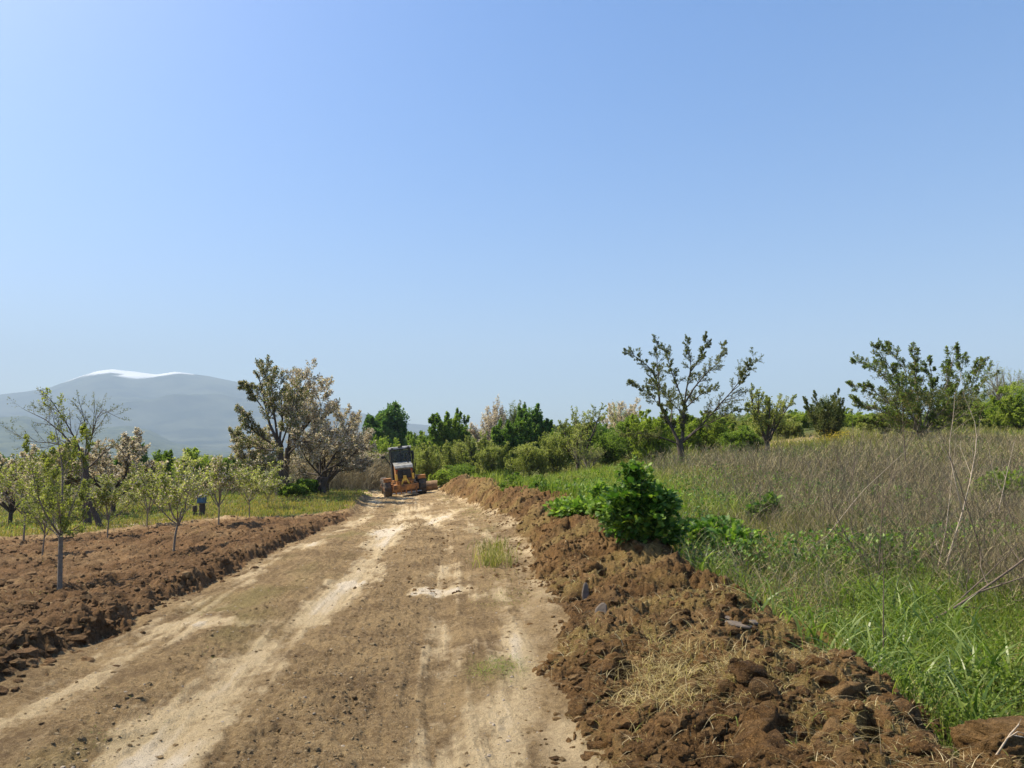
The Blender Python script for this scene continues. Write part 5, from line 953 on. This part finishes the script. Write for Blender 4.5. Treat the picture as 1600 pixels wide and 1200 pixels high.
# cab
b = bmesh.new(); bx(b, (0, 1.95, 1.55), (1.26, 1.45, 1.02), .04); cb_ = obj('cab', b, 'blackmetal', gr)
b = bmesh.new()
for x in (-.6, .6):
    for y in (1.26, 2.62): bx(b, (x, y, 2.52), (.075, .075, .95), .01)
bx(b, (0, 1.26, 2.52), (.05, .05, .95), .005); bx(b, (0, 1.24, 2.10), (1.2, .06, .08), .01); bx(b, (0, 1.24, 2.93), (1.2, .06, .08), .01)
for x in (-.6, .6): bx(b, (x, 1.94, 2.10), (.06, 1.4, .08), .01); bx(b, (x, 1.94, 2.93), (.06, 1.4, .08), .01); bx(b, (x, 1.94, 2.5), (.05, .05, .9), .005)
obj('window_frame', b, 'blackmetal', cb_)
for i, (c, s_) in enumerate([((-.3, 1.265, 2.5), (.54, .012, .76)), ((.3, 1.265, 2.5), (.54, .012, .76)), ((-.615, 1.94, 2.5), (.012, 1.28, .76)), ((.615, 1.94, 2.5), (.012, 1.28, .76)), ((0, 2.63, 2.5), (1.1, .012, .76))]):
    b = bmesh.new(); bx(b, c, s_); obj('window_pane', b, 'glass', cb_)
b = bmesh.new(); prism(b, [(1.12, 2.97), (1.16, 3.05), (1.3, 3.12), (2.6, 3.12), (2.76, 3.05), (2.78, 2.97)], -.68, .68); obj('roof', b, 'whitepaint_glare', cb_)
for c, s_ in (((.0, 1.13, 3.085), (.26, .06, .07)), ((.5, 1.13, 3.03), (.12, .07, .08)), ((-.5, 1.13, 3.03), (.12, .07, .08))):
    b = bmesh.new(); bx(b, c, s_, .012); obj('work_lamp', b, 'blackmetal', cb_)
b = bmesh.new(); bx(b, (0, 2.2, 1.95), (.5, .5, .16), .05); bx(b, (0, 1.95, 2.3), (.48, .14, .62), .05); obj('seat', b, 'seat', cb_)
b = bmesh.new(); cyl(b, (-.62, 2.5, 2.0), (-1.05, 2.3, 2.72), .035); bx(b, (-1.06, 2.28, 2.62), (.18, .05, .34), .01); obj('mirror', b, 'blackmetal', gr)
b = bmesh.new(); cyl(b, (.70, 1.7, 1.3), (.78, 1.6, 2.75), .05); bx(b, (.80, 2.0, 2.5), (.14, .5, .55), .03); cyl(b, (.72, 1.5, 1.0), (.86, 1.4, 2.0), .04); obj('side_ladder', b, 'blackmetal', gr)
b = bmesh.new(); cyl(b, (.36, .5, 1.9), (.36, .5, 2.55), .05); obj('exhaust_pipe', b, 'blackmetal', gr)
# goose neck, circle and blade
b = bmesh.new(); bx(b, (0, 3.2, 1.55), (.36, 1.4, .34), .03); bx(b, (0, 5.0, 1.55), (.3, 2.7, .3), .03, None); bx(b, (0, 6.1, 1.0), (.34, .36, 1.0), .03); bx(b, (0, 6.1, .6), (1.7, .2, .2), .03); obj('front_frame', b, 'orange', gr)
b = bmesh.new(); cyl(b, (0, 3.6, .82), (0, 3.6, .94), .62, n=32); cyl(b, (-.4, 3.3, .9), (-.42, 3.5, 1.75), .06); cyl(b, (.4, 3.3, .9), (.42, 3.5, 1.75), .06); obj('blade_circle', b, 'orange', gr)
b = bmesh.new(); pf = []
for k in range(9):
    a = math.radians(-50 + k * 12.5); pf.append((.45 - .45 * math.cos(a) , .36 + .42 * math.sin(a)))
prof = [(y, z) for y, z in pf] + [(y + .03, z) for y, z in pf[::-1]]; prism(b, prof, -1.85, 1.85); bl = obj('blade', b, 'dirty', gr); bl.location = (.55, 3.55, -.02); bl.rotation_euler = (0, 0, math.radians(-24))
b = bmesh.new(); bx(b, (0, .14, .05), (3.7, .025, .12)); obj('cutting_edge', b, 'steel', bl)
b = bmesh.new(); cyl(b, (-.8, -.75, .30), (.9, -.75, .30), .035); obj('scraper_bar', b, 'steel', gr)
# earth pushed up by the blade
# ---------------------------------------------------------------- haze
hz_m, hz_t, hz_o = nodemat('haze_air')
pv = hz_t.nodes.new('ShaderNodeVolumePrincipled'); pv.inputs['Density'].default_value = 0.00018; pv.inputs['Color'].default_value = (.60, .79, 1.0, 1)
pv.inputs['Anisotropy'].default_value = 0.0
hz_t.links.new(pv.outputs[0], hz_o.inputs['Volume'])
bm = bmesh.new(); bmesh.ops.create_cube(bm, size=1.0)
bmesh.ops.scale(bm, vec=(20400, 20400, 1500), verts=bm.verts); bmesh.ops.translate(bm, vec=(0, 0, 750 - 30), verts=bm.verts)
me = bpy.data.meshes.new('haze'); bm.to_mesh(me); bm.free(); me.materials.append(hz_m)
hz = bpy.data.objects.new('haze', me); col.objects.link(hz); tag(hz, 'thin bluish haze in the air', 'haze', kind='stuff')
